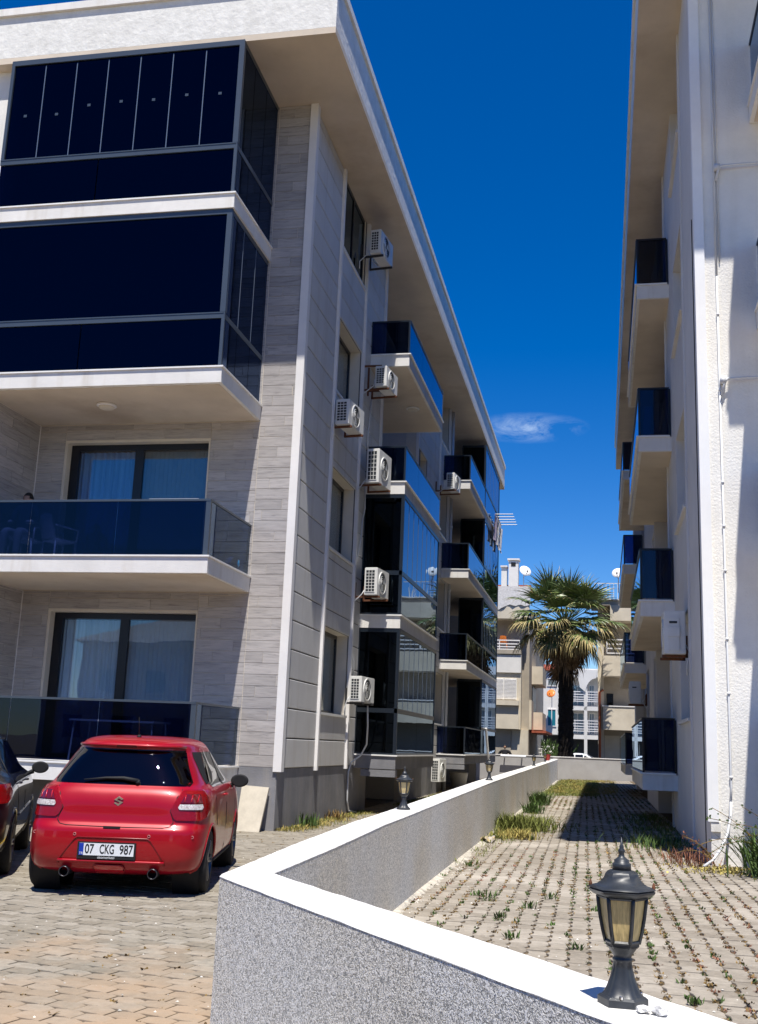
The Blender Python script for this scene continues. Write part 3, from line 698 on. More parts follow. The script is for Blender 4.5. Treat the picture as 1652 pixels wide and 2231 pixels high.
        if left:
            tr = MB(); B(tr, a-0.05, a-0.002, -0.012, 0.15, za, zb+0.05); B(tr, a-0.002, b_+0.002, -0.012, 0.15, zb+0.002, zb+0.05); B(tr, b_+0.002, b_+0.03, -0.012, 0.15, za, zb+0.05); part('door_surround', tr, MT['reveal'], do)
    # wood effect tiles
    if left:
        cache = {}
        def tiles(a, b_, z0, z1, start, face='front', vv=(0, 0)):
            row = 0; z = z0
            while z < z1-0.02:
                zt = min(z+0.197, z1); off = (row*0.37) % 1.0; p = a
                cuts = [a]; q = a-1.0+off
                while q < b_:
                    q += 1.0
                    if a+0.04 < q < b_-0.04: cuts.append(q)
                cuts.append(b_)
                for i in range(len(cuts)-1):
                    p, q2 = cuts[i], cuts[i+1]; key = (face, round(q2-p, 2), round(zt-z, 3))
                    if key not in cache:
                        hx, hz = (q2-p)/2-0.003, (zt-z)/2-0.0045; m_ = MB()
                        if face == 'front': m_.box(-hx, hx, -0.010, 0.0, -hz, hz)
                        else: m_.box(0, 0.010, -hx, hx, -hz, hz)
                        cache[key] = m_.mesh('wall_tile', MT['wood'])
                    o = bpy.data.objects.new('wall_tile', cache[key])
                    if face == 'front': o.location = (X((p+q2)/2)-X0, -0.0005, (z+zt)/2)
                    else: o.location = (X(fl)-X0, (p+q2)/2, (z+zt)/2)
                    place(o, t)
                z = zt; row += 1
        tiles(-0.69, -0.055, bz+0.02, SOF-0.003, 0)
        for k in (0, 1):
            zt = SL[k]; ce = SL[k+1]-0.31
            tiles(-1.625, -0.695, zt, ce, 0); tiles(fl+0.012, -4.555, zt, ce, 0)
            tiles(-4.55, -1.63, zd[k][1]+0.052, ce, 0)
            tiles(-1.8, -0.012, zt, ce, 0, 'side')
            c_ = MB(); B(c_, fl+0.011, fl+0.022, -0.024, -0.0115, zt, ce); part('corner_bead', c_, MT['trim'], t)
        for k in (2, 3):
            c_ = MB(); zt = SL[k]; ce = (SL[k+1]-0.31) if k < 3 else SOF
            B(c_, fl, -0.7, -0.010, -0.001, zt, zd[k][0]) if zd[k][0] > zt else None
            B(c_, -1.62, -0.70, -0.010, -0.001, zt, ce-.002); B(c_, fl+0.01, -4.56, -0.010, -0.001, zt, ce-.002); part('wall_tiles', c_, MT['wood'], t, kind='stuff')
        b = MB(); B(b, fl, -0.002, -0.012, -0.001, -0.2, bz+0.015); part('plinth', b, MT['base'], t)
    # front balconies
    fv = -2.17 if left else -1.75
    for k, zt in enumerate(SL):
        th = 0.29
        s_ = MB(); B(s_, -14, fu, fv, -0.012, zt-th, zt-0.028); s = part('balcony', s_, MT['white'], t)
        m_ = MB(); B(m_, -14, fu+0.025, fv-0.025, -0.012, zt-0.027, zt); part('marble_edge', m_, MT['marble'], s)
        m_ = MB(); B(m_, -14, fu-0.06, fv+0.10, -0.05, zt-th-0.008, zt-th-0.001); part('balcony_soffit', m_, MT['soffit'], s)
        if k == 0 and left:
            m_ = MB(); B(m_, -14, fu-0.3, fv+1.3, -0.02, 0.0, zt-th-0.012); part('balcony_base', m_, MT['base'], s)
        rm = MT['frame']; ue = fu-0.05
        if (k < 2) or not left:
            h = 0.96 if k != 1 else 0.90
            n_ = 7; st = 1.55; u = ue-0.06
            for j in range(6):
                g_ = MB(); B(g_, u-st+0.01, u, fv+0.05, fv+0.062, zt+0.02, zt+h); part('glass_panel', g_, MT['glass_rail'], s); u -= st
            g_ = MB(); B(g_, ue-0.006, ue+0.006, fv+0.10, -0.03, zt+0.02, zt+h); part('glass_panel', g_, MT['glass_rail'], s)
            f = MB(); B(f, -14, ue+0.02, fv+0.03, fv+0.085, zt+h, zt+h+0.035); B(f, ue-0.02, ue+0.02, fv+0.086, -0.02, zt+h, zt+h+0.035)
            B(f, ue-0.06, ue+0.022, fv+0.035, fv+0.095, zt, zt+h); part('handrail', f, rm, s)
        else:
            ce = (SL[3]-0.29) if k == 2 else SOF-0.002; lu = fl-0.15 if k == 3 else fl-0.6
            zm = zt+0.86; f = MB()
            B(f, lu, ue+0.02, fv+0.03, fv+0.10, zm, zm+0.11); B(f, lu, ue+0.02, fv+0.03, fv+0.10, ce-0.10, ce); B(f, ue-0.07, ue+0.025, fv+0.028, fv+0.11, zm+0.11, ce-0.10)
            B(f, ue-0.035, ue+0.02, fv+0.03, fv+0.07, zt, zm)
            B(f, ue-0.06, ue+0.015, fv+0.11, -0.02, zm, zm+0.09); B(f, ue-0.06, ue+0.015, fv+0.11, -0.02, ce-0.09, ce)
            if k == 3: B(f, lu, lu+0.06, fv+0.03, fv+0.10, zm+0.11, ce-0.10)
            B(f, lu, ue, fv+0.022, fv+0.029, zm+0.085, zm+0.10)
            fo = part('glazed_enclosure', f, MT['frame'], t)
            n_ = 7 if k == 3 else 1; W_ = (ue-0.07-(lu+0.06))/n_
            for j in range(n_):
                a = lu+0.06+j*W_; g_ = MB(); B(g_, a+0.007, a+W_-0.007, fv+0.06, fv+0.072, zm+0.11, ce-0.10); part('pane', g_, MT['glass_bay'], fo)
                if j: q = MB(); B(q, a-0.008, a+0.008, fv+0.052, fv+0.078, zm+0.11, ce-0.14); part('glazing_bar', q, MT['mullion'], fo)
            for a, b_ in ((lu, -3.35), (-3.33, ue-0.04)):
                g_ = MB(); B(g_, a, b_, fv+0.06, fv+0.072, zt+0.01, zm-0.002); part('pane', g_, MT['glass_bay'], fo)
            for za, zb in ((zt+0.01, zm), (zm+0.09, ce-0.09)):
                for p, q in ((fv+0.12, -1.45), (-1.43, -0.75), (-0.73, -0.03)):
                    g_ = MB(); B(g_, ue-0.006, ue+0.006, p, q, za, zb); part('pane', g_, MT['glass_bay'], fo)
            if k == 2:
                for p in (-1.44, -0.74): q = MB(); B(q, ue-0.01, ue+0.012, p-0.008, p+0.008, zm+0.09, ce-0.09); part('glazing_bar', q, MT['mullion'], fo)
            if k == 3:
                for j in range(7):
                    a = lu+0.06+(j+0.5)*W_; q = MB(); za = zm+0.98+.02*j+random.uniform(-.06, .06); B(q, a-0.03, a+0.03, fv+0.055, fv+0.059, za, za+.05); part('sticker', q, MT['frame'], fo)
    return t
LB = building(1, -5.47, 18.3, True)
RB = building(-1, 1.34, 14.7, False)

# ceiling lights on the balcony undersides
def ceiling_light(x, y, z, label):
    t = thing('ceiling_light', label, 'ceiling light', (x, y, z)); m = MB()
    m.lathe([(0.17, 0), (0.18, -0.03), (0.15, -0.045)], 20); part('light_ring', m, MT['trim'], t, world=False)
    m = MB(); m.lathe([(0.148, -0.03), (0.13, -0.07), (0.08, -0.09), (0.01, -0.097)], 20); part('lamp_shade', m, MT['reveal'], t, world=False, smooth=True)
ceiling_light(-8.65, 17.1, 7.255, 'round white ceiling light under the balcony above the blue curtained door')
ceiling_light(-4.95, 27.4, 10.395, 'round ceiling light under the third floor side balcony of the grey building')

# downpipes
dp = MB(); dp.tube([(-5.36, 38.22, 0.02), (-5.36, 38.22, 13.7)], 0.055, 10)
for z in (1.3, 4.4, 7.0, 9.3, 11.5): dp.tube([(-5.36, 38.22, z), (-5.36, 38.22, z+0.09)], 0.072, 10)
tag(part('drain_pipe', dp, MT['pipe_white'], smooth=True), 'tall grey white downpipe between the two balcony stacks of the grey building', 'drain pipe')
dp = MB(); dp.tube([(1.60, 14.675, 8.1), (1.60, 14.675, 1.15), (1.585, 14.65, 0.95)], 0.014, 8)
for z in (7.5, 6.4, 5.1, 4.5, 3.9, 3.0, 2.3, 1.25): dp.tube([(1.60, 14.675, z), (1.60, 14.675, z+0.04)], 0.021, 8)
dp.tube([(1.60, 14.67, 8.1), (1.605, 14.68, 13.6)], 0.014, 6); dp.tube([(1.645, 14.68, 8.3), (1.64, 14.685, 13.6)], 0.010, 6)
pts = [(1.585, 14.62, 0.97), (1.57, 14.56, 0.80), (1.52, 14.48, 0.60), (1.43, 14.38, 0.42), (1.32, 14.28, 0.29), (1.20, 14.18, 0.215)]
dp.tube(pts, 0.018, 8)
tag(part('drain_pipe', dp, MT['pipe_white'], smooth=True), 'thin cream pipe down the sunlit corner of the white building, bending away at its foot', 'drain pipe')
for (z, lb) in ((9.75, 'upper white cable crossing the white building to the right'), (6.56, 'lower white cable crossing the white building to the right')):
    c_ = MB(); c_.tube([(1.62, 14.63, z-0.22), (1.66, 14.62, z-0.05), (1.70, 14.62, z)]+[(1.7+0.25*k, 14.62, z+0.004*math.sin(k*2)+0.006*k) for k in range(1, 8)], 0.018, 6)
    c_.box(1.60, 1.68, 14.60, 14.695, z-0.06, z+0.03)
    tag(part('cable', c_, MT['pipe_white'], smooth=True), lb, 'cable')

# ------------------------------------------------------------------ air conditioners
def ac_unit(x, y, z, w=0.80, h=0.56, d=0.30, face=1, label='', rust='rust', bracket=True, wallx=None, sgrille=True, rear=False):
    """x: middle of the casing depth; long side along y; face=+1 fan looks to +x"""
    t = thing('air_conditioner', label, 'air conditioner', (x, y, z), group=None)
    m = MB(); f = face
    x0, x1 = -d/2, d/2
    m.box(x0, x1, 0, w, 0, h); o = part('casing', m, MT['ac'], t, world=False)
    bm = bmesh.new(); bm.from_mesh(o.data); bmesh.ops.bevel(bm, geom=bm.edges[:], offset=0.012, segments=2, affect='EDGES'); bm.to_mesh(o.data); bm.free()
    m = MB(); cy, cz = w*0.42, h*0.5; R = min(h*0.44, w*0.3)
    m.lathe([(R, 0), (R, 0.018), (R-0.02, 0.018), (R-0.02, 0.004)], 24, (f*(d/2) if f > 0 else -d/2-0.018, cy, cz), axis='x', cap=False)
    for r in (0.25, 0.45, 0.65, 0.85): m.lathe([(R*r+0.004, 0.008), (R*r-0.004, 0.014)], 20, (f*(d/2) if f > 0 else -d/2-0.02, cy, cz), axis='x', cap=False)
    part('fan_guard', m, MT['ac'], t, world=False)
    m = MB(); xx = f*(d/2+0.002)
    m.lathe([(R-0.02, 0), (R-0.02, 0.001)], 24, (xx, cy, cz), axis='x'); 
    fd = part('fan_opening', m, MT['ac_dark'], t, world=False)
    m = MB()
    for k in range(3):
        a = k*2.094
        m.add([(xx+f*.004, cy+math.cos(a)*0.03, cz+math.sin(a)*0.03), (xx+f*.004, cy+math.cos(a)*R*.85, cz+math.sin(a)*R*.85), (xx+f*.008, cy+math.cos(a+.9)*R*.8, cz+math.sin(a+.9)*R*.8), (xx+f*.008, cy+math.cos(a+.9)*0.03, cz+math.sin(a+.9)*0.03)], [(0, 1, 2, 3)])
    part('fan', m, MT['ac'], t, world=False)
    if sgrille:
        m = MB(); m.box(x0+0.035, x1-0.055, -0.004, 0.0, 0.07, h-0.06); part('side_grille', m, MT['ac_dark'], t, world=False)
        m = MB(); n_ = 7
        for k in range(n_+1): zz = 0.07+(h-0.13)*k/n_; m.box(x0+0.035, x1-0.055, -0.012, -0.005, zz-0.006, zz+0.006)
        for k in range(4): xk = x0+0.035+(d-0.09)*k/3; m.box(xk-0.005, xk+0.005, -0.0125, -0.0045, 0.07, h-0.06)
        part('grille_bars', m, MT['ac'], t, world=False)
    if rear:
        m = MB(); m.box(x0+0.06, x1-0.10, -0.014, -0.002, 0.05, h-0.10); m.box(x0+0.055, x1-0.095, -0.03, -0.015, h*0.40, h*0.62); parts_each('service_cover', m, MT['ac'], t, world=False)
        m = MB(); m.box(x0+0.08, x1-0.13, -0.018, -0.0145, h-0.2, h-0.165); part('handle_slot', m, MT['ac_dark'], t, world=False)
    if bracket:
        m = MB(); wx = (wallx-x) if wallx is not None else -f*(d/2+0.15)
        for yy in (0.10, w-0.14):
            m.box(min(wx, f*(d/2+0.03)), max(wx, f*(d/2+0.03)), yy, yy+0.04, -0.045, -0.004)
            m.box(wx, wx+f*0.035, yy, yy+0.04, -0.045, 0.30)
        parts_each('bracket', m, MT[rust], t, world=False)
        m = MB(); m.tube([(-f*d/2, w-0.06, 0.12), (-f*(d/2+0.09), w-0.03, 0.10), (wx*0.9-f*.0, w+0.02, 0.25), (wx+f*.01, w+0.03, 0.5)], 0.016, 6); m.tube([(-f*d/2, 0.08, 0.15), (-f*(d/2+0.07), 0.05, 0.02), (wx+f*.02, 0.04, -0.15), (wx+f*.02, 0.05, -0.32)], 0.012, 6)
        parts_each('pipe', m, MT['pipe_white'], t, world=False, smooth=True)
    if f > 0 and not rear: t.rotation_euler = (0, 0, math.radians(-7))
    return t
WX = -5.44
ac_unit(-5.17, 22.85, 2.38, 0.86, 0.55, 0.27, label='lowest white air conditioner on the grey side wall, near the ground floor window', rust='darkmetal', wallx=WX)
ac_unit(-5.02, 23.25, 4.74, 0.84, 0.62, 0.30, label='white air conditioner beside the first floor balcony glazing, louvred side panel', wallx=WX)
ac_unit(-5.06, 23.15, 7.28, 0.90, 0.80, 0.30, label='tallest white air conditioner with wide side grille, above the glazed side balcony', wallx=WX)
ac_unit(-5.20, 20.65, 7.90, 0.92, 0.54, 0.30, label='white air conditioner on rusty brackets hanging below the second floor window', wallx=WX)
ac_unit(-4.97, 23.20, 9.58, 0.85, 0.50, 0.28, label='white air conditioner with rusty rails tucked beside the third floor balcony slab', wallx=WX)
ac_unit(-5.04, 22.35, 12.50, 0.90, 0.58, 0.26, label='topmost white air conditioner with dark side, right under the roof overhang', rust='darkmetal', wallx=WX)
ac_unit(-5.20, 35.0, 0.42, 0.80, 0.72, 0.28, label='white air conditioner standing low beside the downpipe foot', rust='darkmetal', bracket=False)
ac_unit(-4.90, 34.6, 9.9, 0.8, 0.56, 0.28, label='white air conditioner half hidden behind the third floor side balcony', wallx=WX)
ac_unit(-5.9, 39.0, 3.2, 0.8, 0.55, 0.3, label='white air conditioner in the shade of the far ground floor loggia', wallx=-7.0)
ac_unit(1.13, 17.55, 3.07, 0.80, 0.68, 0.33, face=-1, label='white air conditioner on rusty brackets on the white building by the alley', wallx=1.33, sgrille=False, rear=True)
ac_unit(0.98, 33.5, 3.0, 0.8, 0.66, 0.33, face=-1, label='dark looking air conditioner in shade further along the white building', wallx=1.33, sgrille=False, rear=True)
# hose from the lowest unit down to the ground
h_ = MB(); h_.tube([(-5.05, 23.6, 2.36), (-5.06, 23.75, 1.9), (-5.10, 23.9, 1.5), (-5.25, 24.0, 1.25), (-5.40, 23.75, 1.10), (-5.42, 23.6, 0.9), (-5.42, 23.6, 0.3), (-5.40, 23.7, 0.08), (-5.3, 24.0, 0.03)], 0.018, 8)
tag(part('hose', h_, MT['pipe_white'], smooth=True), 'white drain hose looping from the lowest air conditioner to the ground', 'hose')
for pts, lb in (([(-5.41, 23.6, 2.9), (-5.40, 23.55, 3.3), (-5.41, 23.35, 3.5), (-5.43, 23.3, 3.6)], 'short white pipe curling out of the wall above the lowest air conditioner'),
                ([(-5.41, 24.0, 7.4), (-5.41, 24.1, 6.9), (-5.42, 23.9, 6.5), (-5.41, 23.8, 6.1), (-5.42, 23.4, 5.4)], 'grey knotted cable running down from the tallest air conditioner'),
                ([(-5.41, 24.4, 9.9), (-5.41, 24.2, 9.2), (-5.42, 24.1, 8.6), (-5.41, 24.15, 8.3)], 'pale cable joining two air conditioners on the grey wall')):
    h_ = MB(); h_.tube(pts, 0.016, 6); tag(part('cable', h_, MT['pipe_white'], smooth=True), lb, 'cable')
# spare rusty bracket frame on the wall
b_ = MB(); b_.box(-5.44, -5.40, 23.3, 23.34, 9.75, 10.5); b_.box(-5.44, -4.98, 23.3, 23.34, 10.1, 10.14); b_.box(-5.44, -4.98, 23.9, 23.94, 9.7, 9.74); b_.box(-5.44, -5.40, 23.9, 23.94, 9.6, 10.3)
tag(part('empty_bracket', b_, MT['rust']), 'empty rusty wall bracket left of an air conditioner on the grey wall', 'bracket')

# ------------------------------------------------------------------ garden lamps
def make_lamp():
    t = thing('garden_lamp', 'large black hexagonal garden lamp on the wall corner in the foreground', 'lamp', (0.05, 3.07, 0.87), group='garden lamps on the boundary wall')
    hexr = lambda prof, m, rot=0.0, c=(0, 0, 0): m.lathe(prof, 6, c, rot=rot)
    m = MB(); hexr([(0.076, 0), (0.076, 0.020), (0.068, 0.026)], m); o = part('base_plate', m, MT['lamp'], t, world=False)
    m = MB()
    for a in (0.5, 2.6, 4.7): m.lathe([(0.007, 0.024), (0.007, 0.032), (0.004, 0.034)], 8, (0.060*math.cos(a), 0.060*math.sin(a), 0))
    parts_each('bolt', m, MT['chrome'], t, world=False)
    # fluted flare: 24-gon with ridges
    prof = [(0.058, 0.026), (0.050, 0.036), (0.043, 0.052), (0.034, 0.078), (0.028, 0.105), (0.0255, 0.125), (0.030, 0.129), (0.030, 0.134), (0.026, 0.138), (0.029, 0.146), (0.038, 0.158), (0.046, 0.170)]
    m = MB(); n = 36; vs = []
    for i, (r, z) in enumerate(prof):
        for k in range(n):
            a = 2*math.pi*k/n; f = 1+ (0.07 if i < 6 else 0.02)*math.cos(6*a)+ (0.03 if i < 6 else 0)*math.cos(18*a); vs.append((r*f*math.cos(a), r*f*math.sin(a), z))
    m.add(vs, [(i*n+k, i*n+(k+1) % n, (i+1)*n+(k+1) % n, (i+1)*n+k) for i in range(len(prof)-1) for k in range(n)]); part('pedestal', m, MT['lamp'], t, world=False, smooth=True)
    m = MB(); hexr([(0.046, 0.166), (0.051, 0.172), (0.051, 0.180), (0.047, 0.182)], m); part('lower_ring', m, MT['lamp'], t, world=False)
    # glass body
    body = [(0.050, 0.180), (0.0585, 0.215), (0.066, 0.255), (0.072, 0.300), (0.0735, 0.318)]
    for k in range(6):
        a0, a1 = 2*math.pi*k/6, 2*math.pi*(k+1)/6; m = MB(); P = []
        for r, z in body:
            p, q = Vector((r*math.cos(a0), r*math.sin(a0), z)), Vector((r*math.cos(a1), r*math.sin(a1), z)); P.append([tuple((p+(q-p)*f)*0.965 if False else p+(q-p)*f-Vector(((p+q).x, (p+q).y, 0))*0.018) for f in (0.06, 0.35, 0.65, 0.94)])
        m.grid(P); part('lamp_glass', m, MT['lamp_glass'], t, world=False)
        m = MB(); m.tube([(r*math.cos(a0), r*math.sin(a0), z) for r, z in body], 0.0068, 6); part('rib', m, MT['lamp'], t, world=False, smooth=True)
        m = MB(); r, z = body[-1]; r0_, z0_ = body[0]
        m.tube([(r*math.cos(a0), r*math.sin(a0), z), (r*math.cos(a1), r*math.sin(a1), z)], 0.006, 5); m.tube([(r0_*math.cos(a0), r0_*math.sin(a0), z0_+.004), (r0_*math.cos(a1), r0_*math.sin(a1), z0_+.004)], 0.006, 5); part('cross_rib', m, MT['lamp'], t, world=False)
    m = MB(); m.lathe([(0.018, 0.182), (0.020, 0.215), (0.022, 0.245), (0.018, 0.262), (0.006, 0.27)], 14); part('bulb', m, plain('frosted_bulb', (0.25, 0.22, 0.15), 0.3), t, world=False, smooth=True)
    m = MB(); hexr([(0.074, 0.318), (0.088, 0.323), (0.099, 0.331), (0.102, 0.337), (0.098, 0.340), (0.103, 0.343), (0.099, 0.348), (0.090, 0.351), (0.076, 0.355), (0.064, 0.363), (0.055, 0.375), (0.050, 0.387), (0.045, 0.394), (0.036, 0.399), (0.026, 0.400)], m); o = part('lamp_roof', m, MT['lamp'], t, world=False)
    edge_split(o, 50)
    m = MB(); m.lathe([(0.029, 0.397), (0.029, 0.418), (0.0275, 0.420), (0.023, 0.421), (0.0235, 0.430), (0.018, 0.433), (0.010, 0.440), (0.0075, 0.448), (0.011, 0.456), (0.0105, 0.460), (0.0065, 0.466), (0.0075, 0.470), (0.0045, 0.476), (0.0012, 0.500)], 18); part('finial', m, MT['lamp'], t, world=False, smooth=True)
    for a in (math.pi, 0.0):
        m = MB(); m.lathe([(0.005, 0.346), (0.0055, 0.354), (0.003, 0.362), (0.001, 0.366)], 8, (0.096*math.cos(a), 0.096*math.sin(a), 0)); part('corner_knob', m, MT['rust'], t, world=False)
    t.rotation_euler = (0, 0, math.radians(-4)); t.scale = (0.85, 0.85, 0.83); return t
lamp = make_lamp()
for (x, y, lb) in ((-1.90, 10.75, 'second garden lamp from the camera, amber panes, on the wall before the dark glazed balcony'),
                   (-1.93, 19.4, 'third garden lamp along the long wall, near the far shaded balconies'),
                   (-2.12, 35.5, 'small far garden lamp on the wall left of the flowers'),
                   (-2.3, 46.0, 'farthest garden lamp on the long wall, wrapped in flowers near the palm')):
    c = copy_tree(lamp, loc=(x, y, top_z(y)), label=lb); c.rotation_euler = (0, 0, random.uniform(0, 1))
lb = copy_tree(lamp, loc=(-5.75, 57.2+1.0-0.05, 1.28), label='small dark lamp on the far grey wall beside the dark haired person'); lb['group'] = 'garden lamps on the boundary wall'

# crumpled scraps beside the big lamp
for (x, y, s_, lb) in ((0.098, 2.985, 0.018, 'crumpled white scrap touching the base of the big lamp'), (0.138, 2.975, 0.020, 'dark and white crumpled wrapper beside the big lamp base')):
    m = MB(); bm = bmesh.new(); bmesh.ops.create_icosphere(bm, subdivisions=2, radius=s_)
    for v in bm.verts: v.co = v.co*random.uniform(0.65, 1.25); v.co.z = v.co.z*0.5+s_*0.5
    me = bpy.data.meshes.new('crumpled_paper'); bm.to_mesh(me); bm.free(); me.materials.append(MT['cap'] if s_ < 0.019 else surf('foil', (0.5, 0.5, 0.5), 0.4, 0.9, 60, pos=False))
    o = bpy.data.objects.new('crumpled_paper', me); o.location = (x, y, top_z(y)); COL.objects.link(o); tag(o, lb, 'litter')

# ------------------------------------------------------------------ cars
def smooth_tab(tab):
    a = np.array(tab, float)
    def f(z, k):
        zs = a[:, 0]; v = a[:, k]
        z = min(max(z, zs[0]), zs[-1]); i = int(np.searchsorted(zs, z))-1; i = max(0, min(i, len(zs)-2))
        h = zs[i+1]-zs[i]; t = (z-zs[i])/h
        def sl(j):
            if j <= 0 or j >= len(zs)-1: return 0 if 0 else (v[min(j+1, len(v)-1)]-v[max(j-1, 0)])/(zs[min(j+1, len(zs)-1)]-zs[max(j-1, 0)])
            d0 = (v[j]-v[j-1])/(zs[j]-zs[j-1]); d1 = (v[j+1]-v[j])/(zs[j+1]-zs[j])
            return 0 if d0*d1 <= 0 else 2*d0*d1/(d0+d1)
        m0, m1 = sl(i), sl(i+1)
        return v[i]*(2*t**3-3*t*t+1)+m0*h*(t**3-2*t*t+t)+v[i+1]*(-2*t**3+3*t*t)+m1*h*(t**3-t*t)
    return f
class Car:
    """body as a stack of rounded plan outlines; x right, y forward, z up"""
    def __init__(s, tab, yc=0.0): s.f = smooth_tab(tab); s.z0 = tab[0][0]; s.z1 = tab[-1][0]; s.yc = yc; s.tabz = {}
    def row(s, z): return [s.f(z, k) for k in (1, 2, 3, 4)]
    def pt(s, z, a, off=0.0):      # a: angle, 0 = rear centre, increasing to the right side
        w_, yr, yf, n = s.row(z); sa, ca = math.sin(a), math.cos(a); L_ = (s.yc-yr) if ca > 0 else (yf-s.yc)
        x = math.copysign(abs(sa)**(2/n), sa)*(w_+off); y = s.yc-math.copysign(abs(ca)**(2/n), ca)*(L_+off)
        return (x, y, z)
    def rear(s, x, z, off=0.0):
        w_, yr, yf, n = s.row(z); w_ += off; L_ = s.yc-yr+off; q = max(0.0, 1-min(1, abs(x)/w_)**n)**(1/n); return (x, s.yc-L_*q, z)
    def side(s, y, z, sg=1, off=0.0):
        w_, yr, yf, n = s.row(z); w_ += off; L_ = (s.yc-yr if y < s.yc else yf-s.yc)+off; q = max(0.0, 1-min(1, abs(y-s.yc)/L_)**n)**(1/n); return (sg*w_*q, y, z)
    def body(s, wheels, ra, nz=78, na=220):
        R_ = ra-0.045
        mb = MB(); zs = [s.z0+(s.z1-s.z0)*(1-(1-i/nz)**1.35) for i in range(nz+1)]
        for z in zs:
            for k in range(na):
                t = 2*math.pi*k/na; a = t-0.14*math.sin(4*t) if True else t
                mb.v.append(s.pt(z, a))
        keep = []
        for i in range(nz):
            for k in range(na):
                f = (i*na+k, i*na+(k+1) % na, (i+1)*na+(k+1) % na, (i+1)*na+k)
                c = np.mean([mb.v[j] for j in f], 0)
                if any(math.hypot(c[1]-wy, c[2]-R_) < ra-0.012 and abs(c[0]) > 0.5 for wy in wheels): continue
                mb.f.append(f); mb.mi.append(0)
        mb.f.append(tuple(nz*na+k for k in range(na))); mb.mi.append(0)
        return mb
    def rows(s, R, mode='rear', sg=1, off=0.004, nu=14, sub=5):
        """R: list of (z, a, b): spans in x ('rear') or in y ('side')"""
        P = []
        for i in range(len(R)-1):
            for j in range(sub):
                t = j/sub; z, a, b = [R[i][k]+(R[i+1][k]-R[i][k])*t for k in range(3)]; P.append((z, a, b))
        P.append(R[-1]); out = []
        for z, a, b in P:
            out.append([(s.rear(a+(b-a)*k/nu, z, off) if mode == 'rear' else s.side(a+(b-a)*k/nu, z, sg, off)) for k in range(nu+1)])
        return out
def solid(mb, P, depth):      # grid with a rim so that it has thickness
    mb.grid(P)
    nr, nc = len(P), len(P[0]); ring = [P[0][k] for k in range(nc)]+[P[i][-1] for i in range(1, nr)]+[P[-1][k] for k in range(nc-2, -1, -1)]+[P[i][0] for i in range(nr-2, 0, -1)]
    c = np.mean(ring, 0); n = len(ring)
    inn = []
    for p in ring:
        inn.append((p[0]*(1-depth[0]), p[1]+depth[1], p[2]))
    mb.add(ring+inn, [(i, (i+1) % n, n+(i+1) % n, n+i) for i in range(n)])
def wheel(parent, x, y, R, W, mats, spokes=5):
    sg = 1 if x > 0 else -1
    m = MB(); r2 = R*0.66
    m.lathe([(r2, -W/2), (R*0.93, -W/2), (R*0.985, -W/2+0.02), (R, -W/2+0.035), (R, -0.055), (R-.006, -0.05), (R-.006, -0.04), (R, -0.035), (R, 0.0), (R-.006, 0.003), (R-.006, 0.012), (R, 0.016), (R, W/2-0.035), (R*0.985, W/2-0.02), (R*0.93, W/2), (r2, W/2), (r2, -W/2)], 48, (0, 0, 0), axis='x', cap=False)
    o = part('wheel', m, MT['tyre'], parent, world=False, smooth=True); o.location = (x, y, R); edge_split(o, 40)
    m = MB(); m.lathe([(r2, W/2-0.01), (r2-0.012, W/2+0.002), (r2-0.02, W/2-0.02), (r2-0.03, W/2-0.09)], 40, axis='x', cap=False)
    for k in range(spokes*2):
        a = math.pi*2*(k//2)/spokes+(0.13 if k % 2 else -0.13); d = Vector((0, math.cos(a), math.sin(a)))
        m.tube([Vector((W/2-0.03, 0, 0))+d*0.03, Vector((W/2-0.012, 0, 0))+d*(r2-0.015)], [0.022, 0.013], 6)
    m.lathe([(0.001, W/2-0.01), (0.035, W/2-0.012), (0.04, W/2-0.035)], 16, axis='x', cap=False)
    m.lathe([(r2-0.02, -0.02), (0.01, -0.02)], 24, axis='x', cap=False, mi=1)
    if sg < 0: m.v = [(-p[0], p[1], p[2]) for p in m.v]
    part('rim', m, [MT['rim'], MT['black']], o, world=False, smooth=False)
def mirror_part(parent, x, y, z, mat, gm):
    sg = 1 if x > 0 else -1
    bm = bmesh.new(); bmesh.ops.create_uvsphere(bm, u_segments=20, v_segments=12, radius=1)
    for v in bm.verts:
        v.co.x = v.co.x*0.105; v.co.z = v.co.z*0.075; v.co.y = v.co.y*0.06
        if v.co.y < -0.02: v.co.y = -0.02
    me = bpy.data.meshes.new('mirror'); bm.to_mesh(me); bm.free(); me.materials.append(mat); me.shade_smooth()
    o = bpy.data.objects.new('wing_mirror', me); o.location = (x, y, z); place(o, parent)
    m = MB(); m.tube([(-sg*0.08, 0, -0.05), (-sg*0.17, 0.02, -0.09)], [0.03, 0.022], 8); part('mirror_foot', m, MT['black'], o, world=False)
def text_mesh(name, body, size, mat, parent, mtx, extr=0.001, width=None, font_off=0.0):
    cu = bpy.data.curves.new(name, 'FONT'); cu.body = body; cu.size = size; cu.extrude = extr; cu.align_x = 'CENTER'; cu.align_y = 'CENTER'; cu.offset = font_off
    ob = bpy.data.objects.new(name+'_src', cu); COL.objects.link(ob); bpy.context.view_layer.update()
    me = bpy.data.meshes.new_from_object(ob.evaluated_get(bpy.context.evaluated_depsgraph_get())); bpy.data.objects.remove(ob)
    if width:
        xs = [v.co.x for v in me.vertices]; k = width/(max(xs)-min(xs)); me.transform(Matrix.Diagonal((k, 1, 1, 1)))
    me.transform(mtx); me.materials.clear(); me.materials.append(mat); o = bpy.data.objects.new(name, me); place(o, parent); return o

